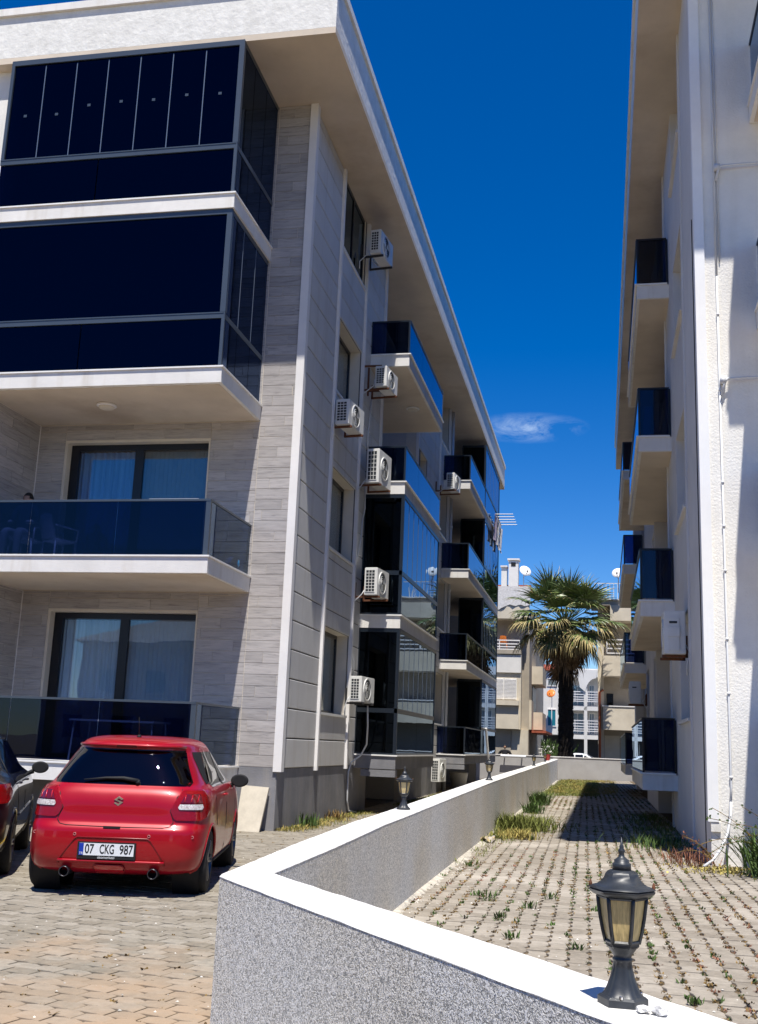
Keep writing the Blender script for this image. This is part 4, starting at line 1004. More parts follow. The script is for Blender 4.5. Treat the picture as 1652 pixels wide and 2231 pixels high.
def red_paint():
    m, n, l, b = _m('red_metallic_paint')
    b.inputs['Base Color'].default_value = (0.33, 0.001, 0.008, 1); b.inputs['Roughness'].default_value = 0.32; b.inputs['Metallic'].default_value = 0.1
    b.inputs['Coat Weight'].default_value = 0.6; b.inputs['Specular IOR Level'].default_value = 0.3; b.inputs['Coat Roughness'].default_value = 0.03
    nz = n.new('ShaderNodeTexNoise'); nz.inputs['Scale'].default_value = 5; nz.inputs['Detail'].default_value = 8
    g = n.new('ShaderNodeTexCoord'); l(g.outputs['Object'], nz.inputs['Vector'])
    mr = n.new('ShaderNodeMapRange'); mr.inputs[3].default_value = 0.26; mr.inputs[4].default_value = 0.42; l(nz.outputs[0], mr.inputs[0]); l(mr.outputs[0], b.inputs['Roughness'])
    return m
MT['red'] = red_paint()
MT['taillight'] = plain('red_lamp_plastic', (0.45, 0.008, 0.01), 0.12, 0, 0.6, 1.0)
MT['taillight_dk'] = plain('dark_red_lamp', (0.12, 0.004, 0.006), 0.1, 0, 0.6, 1.0)
MT['tail_clear'] = surf('clear_faceted_lamp', (0.75, 0.72, 0.72), 0.15, 0.5, 60, 0.6, 120, pos=False, col2=(0.25, 0.2, 0.2))
MT['bluestrip'] = plain('plate_blue', (0.01, 0.04, 0.35), 0.4)
MT['plate'] = plain('plate_white', (0.72, 0.74, 0.76), 0.4)

HATCH_ = [(0.19, .70, -1.70, 1.70, 3.6), (0.23, .80, -1.835, 1.84, 4.0), (0.28, .835, -1.885, 1.88, 4.2), (0.38, .86, -1.915, 1.91, 4.2), (0.50, .868, -1.925, 1.92, 4.2), (0.60, .868, -1.918, 1.91, 4.2),
         (0.645, .867, -1.895, 1.90, 4.3), (0.67, .866, -1.868, 1.885, 4.4), (0.74, .864, -1.852, 1.85, 4.4), (0.85, .858, -1.838, 1.75, 4.3), (0.93, .846, -1.812, 1.60, 4.2), (0.985, .822, -1.778, 1.36, 4.1),
         (1.03, .775, -1.735, 1.10, 3.9), (1.10, .735, -1.69, .92, 3.8), (1.20, .69, -1.628, .72, 3.7), (1.30, .645, -1.562, .50, 3.6), (1.36, .617, -1.52, .33, 3.5), (1.385, .606, -1.535, .25, 3.4),
         (1.405, .595, -1.545, .18, 3.3), (1.43, .575, -1.51, .06, 3.2), (1.455, .54, -1.42, -.08, 3.0), (1.475, .48, -1.29, -.2, 2.8), (1.49, .38, -1.10, -.33, 2.5), (1.4985, .2, -.85, -.5, 2.2)]
def boxier(T, lo, hi):      # squarer corners low down, rounder ones at the roof
    return [(z, w_, a, b, (lo if z < 0.7 else lo+(hi-lo)*min(1, (z-0.7)/0.7)) if z > 0.22 else n) for z, w_, a, b, n in T]
HATCH = boxier(HATCH_, 8.0, 3.6)
def red_car(x, y, rz):
    t = thing('parked_car', 'shiny red hatchback parked rear side towards the camera', 'car', (x, y, 0), rz)
    c = Car(HATCH, -0.15); wy = (-1.30, 1.15); R = 0.305
    P = lambda nm, mb, mt, par=t, smooth=True: part(nm, mb, mt, par, world=False, smooth=smooth)
    o = P('body', c.body(wy, R+0.045), MT['red']); edge_split(o, 28)
    m = MB(); m.box(-0.62, 0.62, -1.60, 1.62, 0.20, 0.30); m.box(-0.60, 0.60, -1.6, 1.5, 0.30, 0.62); parts_each('underbody', m, MT['black'], t, world=False)
    for yy in wy:
        for sg in (1, -1):
            wheel(t, sg*0.762, yy, R, 0.185, None)
            m = MB(); m.tube([c.side(yy+(R+.045)*math.cos(a), max(0.2, R+(R+.045)*math.sin(a)), sg, -0.006) for a in np.linspace(-0.25, math.pi+0.25, 36)], 0.016, 6, cap=False)
            P('arch_lip', m, MT['red'])
            m = MB(); m.lathe([(R+0.05, 0), (R+0.05, 0.26)], 28, (sg*0.80-(0.26 if sg > 0 else 0), yy, R), axis='x', cap=False); P('wheel_well', m, MT['black'])
    # rear window and wiper
    m = MB(); solid(m, c.rows([(1.025, -.655, .655), (1.06, -.672, .672), (1.20, -.605, .605), (1.34, -.548, .548), (1.362, -.53, .53)], off=0.003, nu=26), (0.02, 0.03)); win = P('rear_window', m, MT['glass_car'])
    m = MB(); m.tube([c.rear(x_, z_, .03) for x_, z_ in ((0.16, 1.065), (0.02, 1.085), (-.15, 1.082), (-.36, 1.060))], [0.02, 0.018, 0.012, 0.005], 8); m.tube([c.rear(.16, 1.065, .035), c.rear(.16, 1.04, .0)], 0.022, 8); P('rear_wiper', m, MT['black'], win)
    # interior bits seen through the glass
    m = MB()
    for sx_ in (-.42, .42): m.box(sx_-.12, sx_+.12, -.9, -.80, 1.0, 1.18)
    for sx_ in (-.36, .36): m.box(sx_-.13, sx_+.13, .0, .1, 1.0, 1.22)
    m.box(-.60, .60, -1.60, -1.0, .95, .985); parts_each('seat', m, MT['darkcloth'], t, world=False)
    # side windows, pillars
    for sg in (1, -1):
        for R_ in ([(1.005, -.98, -.08), (1.05, -1.04, -.08), (1.20, -.90, -.08), (1.34, -.72, -.08), (1.352, -.66, -.08)],
                   [(1.005, -.02, .86), (1.05, -.02, .84), (1.20, -.02, .62), (1.32, -.02, .36), (1.348, -.02, .26)]):
            m = MB(); m.grid(c.rows(R_, 'side', sg, 0.004, 14)); P('side_window', m, MT['glass_car'])
        m = MB(); m.grid(c.rows([(1.005, -.08, -.02), (1.352, -.08, -.02)], 'side', sg, 0.006, 3)); P('pillar', m, MT['black']); m = MB(); m.grid(c.rows([(1.04, -1.20, -1.055), (1.15, -1.22, -.96), (1.30, -1.18, -.80), (1.35, -1.12, -.70)], 'side', sg, 0.004, 6)); P('pillar', m, MT['black'])
        for pth in ([(z, -0.05) for z in (1.0, .8, .6, .35, .27)], [(1.0, -1.02), (.9, -1.02), (.75, -.98), (.62, -.90)], [(1.0, .88), (.8, .92), (.5, .9), (.3, .88)]):
            m = MB(); m.tube([c.side(yy, zz, sg, 0.0005) for zz, yy in pth], 0.004, 4); P('door_seam', m, MT['black'])
        m = MB(); m.tube([c.side(yy, .265, sg, 0.004) for yy in np.linspace(-.9, .75, 12)], 0.018, 6); P('sill', m, MT['black'])
        m = MB(); m.tube([c.side(-.30, .90, sg, 0.0), c.side(-.26, .90, sg, 0.03), c.side(-.14, .90, sg, 0.03), c.side(-.10, .90, sg, 0.0)], 0.012, 6); P('door_handle', m, MT['red'])
        mirror_part(t, sg*0.93, 0.62, 1.02, MT['black'], None)
        # tail lamp
        RW = [(.715, .575, .80), (.74, .545, .838), (.80, .515, .852), (.86, .535, .846), (.93, .572, .826), (.98, .60, .79), (1.0, .62, .765)]
        m = MB(); G = c.rows([(z, sg*a, sg*b) for z, a, b in RW], off=0.012, nu=16); m.grid(G); solid(m, G, (0.0, 0.03)); tl = P('tail_lamp', m, MT['taillight'])
        m = MB(); m.grid(c.rows([(.815, sg*.60, sg*.80), (.835, sg*.585, sg*.81), (.865, sg*.60, sg*.80)], off=0.020, nu=10)); P('clear_lens', m, MT['tail_clear'], tl)
        m = MB(); m.grid(c.rows([(.875, sg*.60, sg*.80), (.96, sg*.645, sg*.77)], off=0.018, nu=10)); P('dark_lens', m, MT['taillight_dk'], tl)
        for q in (.64, .70, .755): 
            m = MB(); m.tube([c.rear(sg*q, .885, .02), c.rear(sg*(q+.005), .95, .02)], 0.006, 5); P('led_strip', m, MT['taillight'], tl)
    # spoiler edge, third brake light, antenna
    m = MB(); m.tube([c.rear(x_, 1.397, 0.012) for x_ in np.linspace(-.53, .53, 24)], 0.016, 8); P('spoiler', m, MT['red'])
    m = MB(); m.grid(c.rows([(1.372, -.115, .095), (1.40, -.105, .085)], off=0.030, nu=6)); P('brake_light', m, MT['taillight_dk'])
    m = MB(); m.lathe([(0.028, 0), (0.02, 0.02), (0.008, 0.035)], 12, (0.04, -1.22, 1.473)); m.tube([(0.04, -1.22, 1.50), (0.04, -1.30, 1.68)], [0.006, 0.003], 6); P('antenna', m, MT['black'])
    # tailgate seam and bumper features
    pth = [(-.60, 1.0), (-.565, .93), (-.512, .80), (-.545, .72), (-.55, .69), (-.52, .655), (-.46, .643), (-.2, .64), (0, .639), (.2, .64), (.46, .643), (.52, .655), (.55, .69), (.545, .72), (.512, .80), (.565, .93), (.60, 1.0)]
    m = MB(); m.tube([c.rear(a, b, 0.001) for a, b in pth], 0.0045, 4); P('tailgate_seam', m, MT['black'])
    m = MB(); m.box(-.10, .06, -1.915, -1.88, .625, .645); P('tailgate_handle', m, MT['black'], smooth=False)
    yr = c.rear(0, .42, 0)[1]
    m = MB(); G = [[(x_, c.rear(x_, z_, 0.002)[1]+ (0.0 if e else 0.0), z_) for x_ in np.linspace(a, b, 12)] for z_, a, b, e in ((.30, -.50, .50, 0), (.34, -.49, .49, 0), (.52, -.36, .36, 0), (.54, -.33, .33, 0))]
    P('bumper_recess', (lambda q: (q.tube([G[0][0], G[1][0], G[2][0], G[3][0], G[3][-1], G[2][-1], G[1][-1], G[0][-1]], 0.008, 5), q)[1])(MB()), plain('dark_red', (0.18, .004, .006), .3))
    m = MB(); m.tube([c.rear(x_, .325, 0.018) for x_ in np.linspace(-.50, .50, 20)], 0.014, 8); P('bumper_edge', m, MT['red'])
    m = MB(); m.grid(c.rows([(.215, -.13, .09), (.225, -.155, .115), (.275, -.155, .115), (.285, -.13, .09)], off=0.020, nu=6, sub=2)); P('rear_fog_lamp', m, MT['taillight'])
    m = MB(); m.tube([c.rear(a, b, 0.016) for a, b in ((-.15, .215), (-.17, .25), (-.15, .29), (.11, .29), (.13, .25), (.11, .215), (-.15, .215))], .006, 5); P('fog_lamp_rim', m, MT['red'])
    for sx_ in (-.80, -.36, .34, .78):
        p = c.rear(sx_ if abs(sx_) < .5 else sx_*.95, .565, 0.0); m = MB(); m.lathe([(0.0145, 0), (0.0145, -.006), (0.010, -.006), (0.010, 0)], 14, p, axis='y', cap=False); P('parking_sensor', m, plain('sensor_ring', (.5, .2, .2), .4))
    for sx_ in (-.43, .40):
        m = MB(); yy = -1.90; m.lathe([(.048, .25), (.048, -.03), (.043, -.035), (.040, -.03), (.040, .2)], 22, (sx_, yy, .225), axis='y', cap=False); m.lathe([(.0405, .10), (.001, .10)], 22, (sx_, yy, .225), axis='y', cap=False, mi=1); P('exhaust_pipe', m, [MT['rim'], MT['black']])
    # licence plate with frame
    py0 = -1.937; cx0 = -0.045
    m = MB(); m.box(cx0-.275, cx0+.275, py0, py0+.03, .345, .50); fr = P('plate_frame', m, MT['black'], smooth=False)
    m = MB(); m.box(cx0-.257, cx0+.257, py0-.004, py0-.0005, .378, .488); pl = P('licence_plate', m, MT['plate'], smooth=False)
    m = MB(); m.box(cx0-.257, cx0-.215, py0-.006, py0-.0045, .379, .487); P('blue_band', m, MT['bluestrip'], pl, smooth=False)
    rot = Matrix.Rotation(math.radians(90), 4, 'X')
    ink = plain('black_ink', (0.01, 0.01, 0.01), .5); wht = MT['plate']
    for bd, cxx, wd in (('07', cx0-.160, .085), ('CKG', cx0+.005, .135), ('987', cx0+.185, .125)):
        text_mesh('plate_text', bd, .118, ink, pl, Matrix.Translation((cxx, py0-.0055, .433)) @ rot, .0005, wd, 0.0014)
    text_mesh('plate_text', 'TR', .030, wht, pl, Matrix.Translation((cx0-.236, py0-.0068, .395)) @ rot, .0003)
    text_mesh('frame_text', 'otomerkezi', .034, wht, fr, Matrix.Translation((cx0, py0-.0012, .361)) @ rot, .0004, .16)
    # chrome emblem: two opposed chevrons forming an angular S
    m = MB(); e = [(-.048, .012), (-.004, .048), (.012, .040), (-.018, .014), (.048, -.014), (.004, -.048), (-.012, -.040), (.018, -.012), (-.012, .0)]
    A = [(-.046, .010), (.000, .046), (.046, .020), (.022, .012), (.000, .024), (-.014, .012), (.046, -.010), (.046, -.014)]
    s1 = [(-.046, .014), (.0, .046), (.046, .018), (.030, .008), (.002, .024), (-.012, .013), (.020, -.004), (-.046, -.0)]
    def poly_extr(q, yb, yf, zc, xc):
        n = len(q); m.add([(xc+p[0], yb, zc+p[1]) for p in q]+[(xc+p[0], yf, zc+p[1]) for p in q], [tuple(range(n)), tuple(range(2*n-1, n-1, -1))]+[(i, (i+1) % n, n+(i+1) % n, n+i) for i in range(n)])
    ye = c.rear(0, .875, 0)[1]
    q1 = [(-.046, .016), (-.002, .046), (.044, .020), (.030, .010), (.0, .027), (-.014, .016), (.040, -.012), (.030, -.020)]
    q1 = [(-.044, .010), (.0, .046), (.044, .020), (.030, .010), (.001, .027), (-.014, .014), (.020, .000), (.008, -.008)]
    q2 = [(-a, -b) for a, b in q1]
    poly_extr(q1, ye-.010, ye+.006, .875, .01); poly_extr(q2, ye-.010, ye+.006, .875, .01); P('emblem', m, MT['chrome'], smooth=False)
    return t
red_car(-4.985, 11.82, math.radians(13.2))

SEDAN = [(0.20, .72, -2.05, 2.05, 3.6), (0.26, .84, -2.18, 2.2, 4.0), (0.40, .885, -2.22, 2.25, 4.2), (0.58, .895, -2.225, 2.25, 4.2), (0.70, .893, -2.20, 2.22, 4.3), (0.86, .882, -2.18, 2.05, 4.2), (0.95, .865, -2.16, 1.80, 4.0),
         (1.01, .82, -2.10, 1.45, 3.8), (1.045, .78, -1.92, 1.25, 3.6), (1.08, .75, -1.70, 1.12, 3.5), (1.16, .71, -1.52, .95, 3.4), (1.28, .655, -1.28, .66, 3.3), (1.38, .60, -1.05, .34, 3.2), (1.43, .55, -.88, .14, 3.0), (1.465, .47, -.70, -.02, 2.8), (1.485, .36, -.52, -.12, 2.5), (1.493, .2, -.36, -.2, 2.2)]
SEDAN = boxier(SEDAN, 7.0, 3.5)
def sedan(x, y, rz, label, paint, seen=True):
    t = thing('parked_car', label, 'car', (x, y, 0), rz); c = Car(SEDAN, -0.1); wy = (-1.36, 1.28); R = .315
    P = lambda nm, mb, mt, par=t, smooth=True: part(nm, mb, mt, par, world=False, smooth=smooth)
    o = P('body', c.body(wy, R+.045, 60, 160), paint); edge_split(o, 30)
    m = MB(); m.box(-.68, .68, -2.05, 2.0, .2, .3); m.box(-.60, .60, -1.9, 1.8, .3, .62); P('underbody', m, MT['black'], smooth=False)
    for yy in wy:
        for sg in (1, -1):
            wheel(t, sg*.80, yy, R, .20, None)
            m = MB(); m.tube([c.side(yy+(R+.045)*math.cos(a), max(.2, R+(R+.045)*math.sin(a)), sg, -.006) for a in np.linspace(-.25, math.pi+.25, 30)], .015, 6, cap=False); P('arch_lip', m, paint)
            m = MB(); m.lathe([(R+.05, 0), (R+.05, .26)], 24, (sg*.82-(.26 if sg > 0 else 0), yy, R), axis='x', cap=False); P('wheel_well', m, MT['black'])
    m = MB(); m.grid(c.rows([(1.075, -.62, .62), (1.2, -.575, .575), (1.37, -.49, .49)], off=.003, nu=20)); P('rear_window', m, MT['glass_car'])
    for sg in (1, -1):
        for R_ in ([(1.03, -1.18, -.12), (1.08, -1.25, -.12), (1.2, -1.05, -.12), (1.34, -.76, -.12), (1.375, -.62, -.12)], [(1.03, -.06, 1.0), (1.08, -.06, .95), (1.2, -.06, .70), (1.33, -.06, .40), (1.375, -.06, .24)]):
            m = MB(); m.grid(c.rows(R_, 'side', sg, .004, 14)); P('side_window', m, MT['glass_car'])
        m = MB(); m.tube([c.side(yy, zz, sg, .008) for yy, zz in ((-1.30, 1.05), (-1.1, 1.20), (-.8, 1.35), (-.55, 1.40), (-.1, 1.405), (.3, 1.375), (.7, 1.22), (1.05, 1.04))], .008, 5); P('window_trim', m, MT['black'])
        for pth in ([(z, -.09) for z in (1.02, .8, .6, .32)], [(1.02, -1.1), (.9, -1.1), (.75, -1.03), (.62, -.92)]):
            m = MB(); m.tube([c.side(yy, zz, sg, .0005) for zz, yy in pth], .004, 4); P('door_seam', m, MT['black'])
        for yh in (-.95, .02):
            m = MB(); m.tube([c.side(yh-.08, .93, sg, 0), c.side(yh-.06, .93, sg, .03), c.side(yh+.06, .93, sg, .03), c.side(yh+.08, .93, sg, 0)], .012, 6); P('door_handle', m, paint)
        mirror_part(t, sg*.98, .82, 1.05, MT['black'] if 'black' in label else paint, None)
        m = MB(); G = c.rows([(z, sg*a, sg*b) for z, a, b in [(.76, .60, .85), (.80, .50, .872), (.88, .48, .868), (.95, .56, .84)]], off=.012, nu=14); m.grid(G); solid(m, G, (0, .03)); P('tail_lamp', m, MT['taillight'])
        m = MB(); m.grid(c.rows([(z, a, b) for z, a, b in [(.78, -2.02, -1.86), (.84, -2.05, -1.80), (.92, -2.03, -1.88)]], 'side', sg, .010, 6)); P('tail_lamp', m, MT['taillight'])
        m = MB(); m.tube([c.side(yy, .60+.03*math.sin(yy), sg, .003) for yy in np.linspace(-.9, .9, 12)], .010, 5); P('side_crease', m, paint)
    return t
def dark_paint(name, col, met=.4):
    m, n, l, b = _m(name); b.inputs['Base Color'].default_value = (*col, 1); b.inputs['Roughness'].default_value = .3; b.inputs['Metallic'].default_value = met; b.inputs['Coat Weight'].default_value = 1; b.inputs['Coat Roughness'].default_value = .03; return m
th = math.radians(25); g_ = Vector((-6.22, 11.10)); rt = Vector((math.cos(th), math.sin(th))); fw = Vector((-math.sin(th), math.cos(th)))
cc_ = g_-rt*.90+fw*1.36
sedan(cc_.x, cc_.y, th, 'black saloon car cut by the left edge, parked beside the red hatchback', dark_paint('black_car_paint', (.018, .02, .028)))
sedan(-2.0, 82.0, math.radians(90-2), 'white car seen in part on both sides of the palm trunk, beyond the far wall', dark_paint('white_car_paint', (.75, .76, .78), 0))
WORLD_ = None
s2 = sedan(2.7, 84.0, math.radians(184), 'white car in the gap right of the far balcony glass, beyond the far wall', dark_paint('white_car_paint_2', (.78, .78, .78), 0))

# leaning stone slab by the building corner
m = MB(); m.add([(-6.02, 17.98, 0), (-5.60, 17.98, 0), (-5.55, 18.24, .70), (-6.03, 18.24, .72), (-6.02, 17.93, 0.0), (-5.60, 17.93, 0.0), (-5.55, 18.19, .72), (-6.03, 18.19, .74)], [(0, 1, 2, 3), (7, 6, 5, 4), (0, 4, 5, 1), (1, 5, 6, 2), (2, 6, 7, 3), (3, 7, 4, 0)])
tag(part('stone_slab', m, MT['stone']), 'cream stone slab leaning on the grey plinth right of the red car', 'stone slab')

# ------------------------------------------------------------------ people
def figure(name, label, joints, edges, radii, head, mats, extra=None, root=0):
    t = thing(name, label, 'person', joints[root][:2]+(0,) if False else (joints[root][0], joints[root][1], min(j[2] for j in joints)))
    L0 = Vector(WORLD[t])
    me = bpy.data.meshes.new('body'); me.from_pydata([tuple(Vector(j)-L0) for j in joints], edges, [])
    o = bpy.data.objects.new('body', me); place(o, t)
    md = o.modifiers.new('skin', 'SKIN'); sv = me.skin_vertices[0].data
    for i, r in enumerate(radii): sv[i].radius = r if isinstance(r, tuple) else (r, r); sv[i].use_root = (i == root)
    sb = o.modifiers.new('sub', 'SUBSURF'); sb.levels = 2; sb.render_levels = 2
    me.materials.append(mats[0]); bpy.context.view_layer.update()
    ev = bpy.data.meshes.new_from_object(o.evaluated_get(bpy.context.evaluated_depsgraph_get())); o.modifiers.clear(); o.data = ev; ev.shade_smooth()
    if not ev.materials: ev.materials.append(mats[0])
    hc = Vector(head)-L0
    bm = bmesh.new(); bmesh.ops.create_uvsphere(bm, u_segments=24, v_segments=16, radius=1)
    for v in bm.verts:
        v.co.x *= .078; v.co.y *= .098; v.co.z *= .118
        if v.co.z < -.03: v.co.x *= .86
        if v.co.y < -.085 and abs(v.co.x) < .02 and -.04 < v.co.z < .01: v.co.y -= .02
    m2 = bpy.data.meshes.new('head'); bm.to_mesh(m2); bm.free(); m2.materials.append(MT['skin']); m2.shade_smooth(); h = bpy.data.objects.new('head', m2); h.location = hc; place(h, t)
    bm = bmesh.new(); bmesh.ops.create_uvsphere(bm, u_segments=24, v_segments=16, radius=1)
    dl = [v for v in bm.verts if v.co.z < -.15 and v.co.y < .2 or (v.co.y < -.75 and v.co.z < .35) or v.co.z < -.55]
    bmesh.ops.delete(bm, geom=dl, context='VERTS')
    for v in bm.verts: v.co.x *= .088; v.co.y *= .108; v.co.z *= .128; v.co.y += .006
    m3 = bpy.data.meshes.new('hair'); bm.to_mesh(m3); bm.free(); m3.materials.append(MT['hair']); m3.shade_smooth(); hh = bpy.data.objects.new('hair', m3); hh.location = hc; place(hh, t)
    return t
# person behind the far wall (only head and shoulders show)
bx, by = -5.05, 58.9
J = [(bx, by, .95), (bx, by, 1.2), (bx, by-.02, 1.42), (bx, by-.03, 1.52), (bx-.22, by, 1.42), (bx-.36, by+.02, 1.22), (bx-.42, by-.1, 1.0), (bx+.22, by, 1.42), (bx+.36, by+.02, 1.22), (bx+.42, by-.1, 1.0), (bx-.11, by, .88), (bx-.12, by, .5), (bx-.12, by, .06), (bx+.11, by, .88), (bx+.12, by, .5), (bx+.12, by, .06)]
figure('person', 'dark haired person in black, head and shoulders above the far grey wall', J, [(0, 1), (1, 2), (2, 3), (2, 4), (4, 5), (5, 6), (2, 7), (7, 8), (8, 9), (0, 10), (10, 11), (11, 12), (0, 13), (13, 14), (14, 15)],
       [.15, .17, .13, .06, .08, .06, .04, .08, .06, .04, .10, .08, .05, .10, .08, .05], (bx, by-.03, 1.66), [MT['darkcloth']])
# seated person behind the smoked glass of the first floor balcony, at the left edge
bx, by, bz = -10.0, 17.15, 4.36
J = [(bx, by, bz+.50), (bx, by+.05, bz+.78), (bx, by+.02, bz+1.02), (bx, by, bz+1.12), (bx-.19, by, bz+1.0), (bx-.24, by-.08, bz+.75), (bx-.16, by-.30, bz+.70), (bx+.19, by, bz+1.0), (bx+.24, by-.08, bz+.75), (bx+.16, by-.30, bz+.70),
     (bx-.10, by-.05, bz+.50), (bx-.13, by-.45, bz+.52), (bx-.13, by-.48, bz+.08), (bx+.10, by-.05, bz+.50), (bx+.13, by-.45, bz+.52), (bx+.13, by-.48, bz+.08)]
figure('person', 'person with dark hair seated behind the smoked balcony glass at the left edge', J, [(0, 1), (1, 2), (2, 3), (2, 4), (4, 5), (5, 6), (2, 7), (7, 8), (8, 9), (0, 10), (10, 11), (11, 12), (0, 13), (13, 14), (14, 15)],
       [.14, .15, .11, .055, .07, .05, .035, .07, .05, .035, .10, .085, .05, .10, .085, .05], (bx, by-.02, bz+1.17), [surf('grey_shirt', (.28, .30, .34), .9)])
def plastic_chair(x, y, z, rz, mat, label, group=None, arms=True):
    t = thing('plastic_chair', label, 'chair', (x, y, z), rz, group)
    P = lambda nm, mb, sm=False: part(nm, mb, mat, t, world=False, smooth=sm)
    m = MB(); m.box(-.22, .22, -.21, .22, .42, .45); P('seat', m)
    m = MB(); n = 9
    for j in range(2):
        yo = .03*j
        G = [[((-.21+.42*k/8)*(1-.10*i/6), .20+.10*i/6+.02*math.cos((k-4)/4*1.5)+yo, .46+.40*i/6+(.03*math.cos((k-4)/4*1.57) if i == 6 else 0)) for k in range(9)] for i in range(7)]
        m.grid(G)
    P('backrest', m)
    for sx_ in (-1, 1):
        for sy2 in (-.19, .20): m = MB(); m.tube([(sx_*.20, sy2, .43), (sx_*.24, sy2*1.15, 0)], .018, 6); P('leg', m, True)
        if arms: m = MB(); m.tube([(sx_*.23, -.19, .44), (sx_*.25, -.20, .64), (sx_*.25, .0, .66), (sx_*.22, .24, .68)], .018, 6); P('armrest', m, True)
    return t
plastic_chair(-9.4, 17.3, 4.36, 2.6, MT['pipe_white'], 'white plastic chair behind the smoked balcony glass, next to the seated person')
plastic_chair(-10.0, 17.22, 4.36, 0.0, MT['pipe_white'], 'white plastic chair under the seated person on the balcony')
# tables behind the glass
def table(x, y, z, w_, d_, h_, label):
    t = thing('balcony_table', label, 'table', (x, y, z)); m = MB(); m.box(-w_/2, w_/2, -d_/2, d_/2, h_-.03, h_); part('tabletop', m, MT['pipe_white'], t, world=False)
    for a in (-1, 1):
        for b in (-1, 1): m = MB(); m.tube([(a*(w_/2-.06), b*(d_/2-.06), h_-.03), (a*(w_/2-.03), b*(d_/2-.03), 0)], .016, 6); part('leg', m, MT['pipe_white'], t, world=False)
table(-7.9, 17.2, 1.05, 1.5, .7, .68, 'white table behind the ground floor balcony glass above the red car')
# folded drying frame at the right end of the first floor balcony
t = thing('folding_rack', 'folded white tube rack leaning at the right end of the first floor balcony', 'drying rack', (-6.6, 17.4, 4.36))
for k in range(4):
    m = MB(); o_ = k*.055; m.tube([(-.1+o_, .55-o_, 0.0), (.06+o_*.6, .45-o_, .95-o_*.6), (.10+o_*.6, .40-o_, 1.02-o_*.5), (.12+o_*.5, -.25+o_, 1.04-o_*.4), (.10+o_*.5, -.35+o_, .98-o_*.4), (0+o_, -.45, 0)], .011, 6); part('tube_frame', m, MT['rust'] if k == 0 else MT['pipe_white'], t, world=False, smooth=True)
m = MB(); m.box(-.75, .12, -1.05, -.93, .955, .985); part('shelf_board', m, MT['pipe_white'], t, world=False)
m = MB(); m.lathe([(.02, 0), (.10, .02), (.13, .12), (.12, .20), (.05, .25), (.01, .255)], 16, (-6.32, 17.75, 4.36)); tag(part('blue_bucket', m, plain('blue_plastic', (.02, .16, .35), .35), smooth=True), 'blue plastic pot at the right end of the first floor balcony, behind the glass', 'bucket')

# laundry rack and towels at the far end, third floor
t = thing('laundry_rack', 'white laundry rack sticking out over the far top floor balcony', 'drying rack', (-4.4, 46.0, 11.0))
for k in range(5): m = MB(); m.tube([(0, -1.2+k*.55, .25), (.75, -1.2+k*.55+.15, .28)], .018, 5); part('rail_tube', m, MT['pipe_white'], t, world=False)
m = MB(); m.tube([(0.05, -1.3, .25), (.05, 1.2, .25)], .018, 5); part('rail_tube', m, MT['pipe_white'], t, world=False)
for k, (yy, mt, lb) in enumerate(((44.2, 'purple', 'grey lilac towel hanging near the drying rack of the top balcony'), (45.3, 'cloth', 'patterned cloth hanging in the middle of the top balcony washing'), (46.6, 'trim', 'white towel hanging at the far end of the top balcony washing'))):
    m = MB(); m.grid([[(-4.36+.05*math.sin(i*1.3+j), yy+i*.16, 11.15-j*.22) for i in range(7)] for j in range(6)]); tag(part('hanging_towel', m, MT[mt], smooth=True), lb, 'towel')
# ground floor clutter in the far loggia
m = MB(); m.tube([(-4.44, 43.0, 2.3), (-4.36, 43.4, 1.1)], .05, 6); tag(part('white_sheet', m, MT['trim']), 'narrow white cloth hanging by the far ground floor balcony glass', 'cloth')
m = MB(); m.lathe([(.25, 0), (.34, .55), (.36, .62), (.33, .62), (.24, .05)], 14, (-5.2, 40.9, 0.0)); tag(part('plastic_tub', m, MT['pipe_white'], smooth=True), 'tall pale plastic tub under the far balcony', 'tub')

# ------------------------------------------------------------------ buildings beyond the far wall
def windowed(t, x0, x1, z0, z1, y, fr='trim', gl='glass_dark', shutter=None, name='window', mull=1):
    m = MB(); w_ = .08; m.box(x0, x1, y-.04, y+.06, z0, z0+w_); m.box(x0, x1, y-.04, y+.06, z1-w_, z1); m.box(x0, x0+w_, y-.04, y+.06, z0+w_, z1-w_); m.box(x1-w_, x1, y-.04, y+.06, z0+w_, z1-w_)
    for k in range(mull): xm = x0+(x1-x0)*(k+1)/(mull+1); m.box(xm-.03, xm+.03, y-.04, y+.06, z0+w_, z1-w_)
    o = part(name, m, MT[fr], t); m = MB(); m.box(x0+w_, x1-w_, y+.0, y+.02, z0+w_, z1-w_); part('pane', m, MT[gl], o)
    m = MB(); m.box(x0+w_, x1-w_, y+.061, y+.07, z0+w_, z1-w_); part('blind', m, MT['inner'] if gl != 'teal' else MT['teal'], o); return o
def rails(t, x0, x1, zs, y, mat='trim', posts=3):
    m = MB()
    for z in zs: m.box(x0, x1, y-.03, y+.03, z-.035, z+.035)
    for k in range(posts): xk = x0+(x1-x0)*k/(posts-1); m.box(xk-.025, xk+.025, y-.024, y+.024, zs[-1], zs[0])
    return part('railing', m, MT[mat], t)
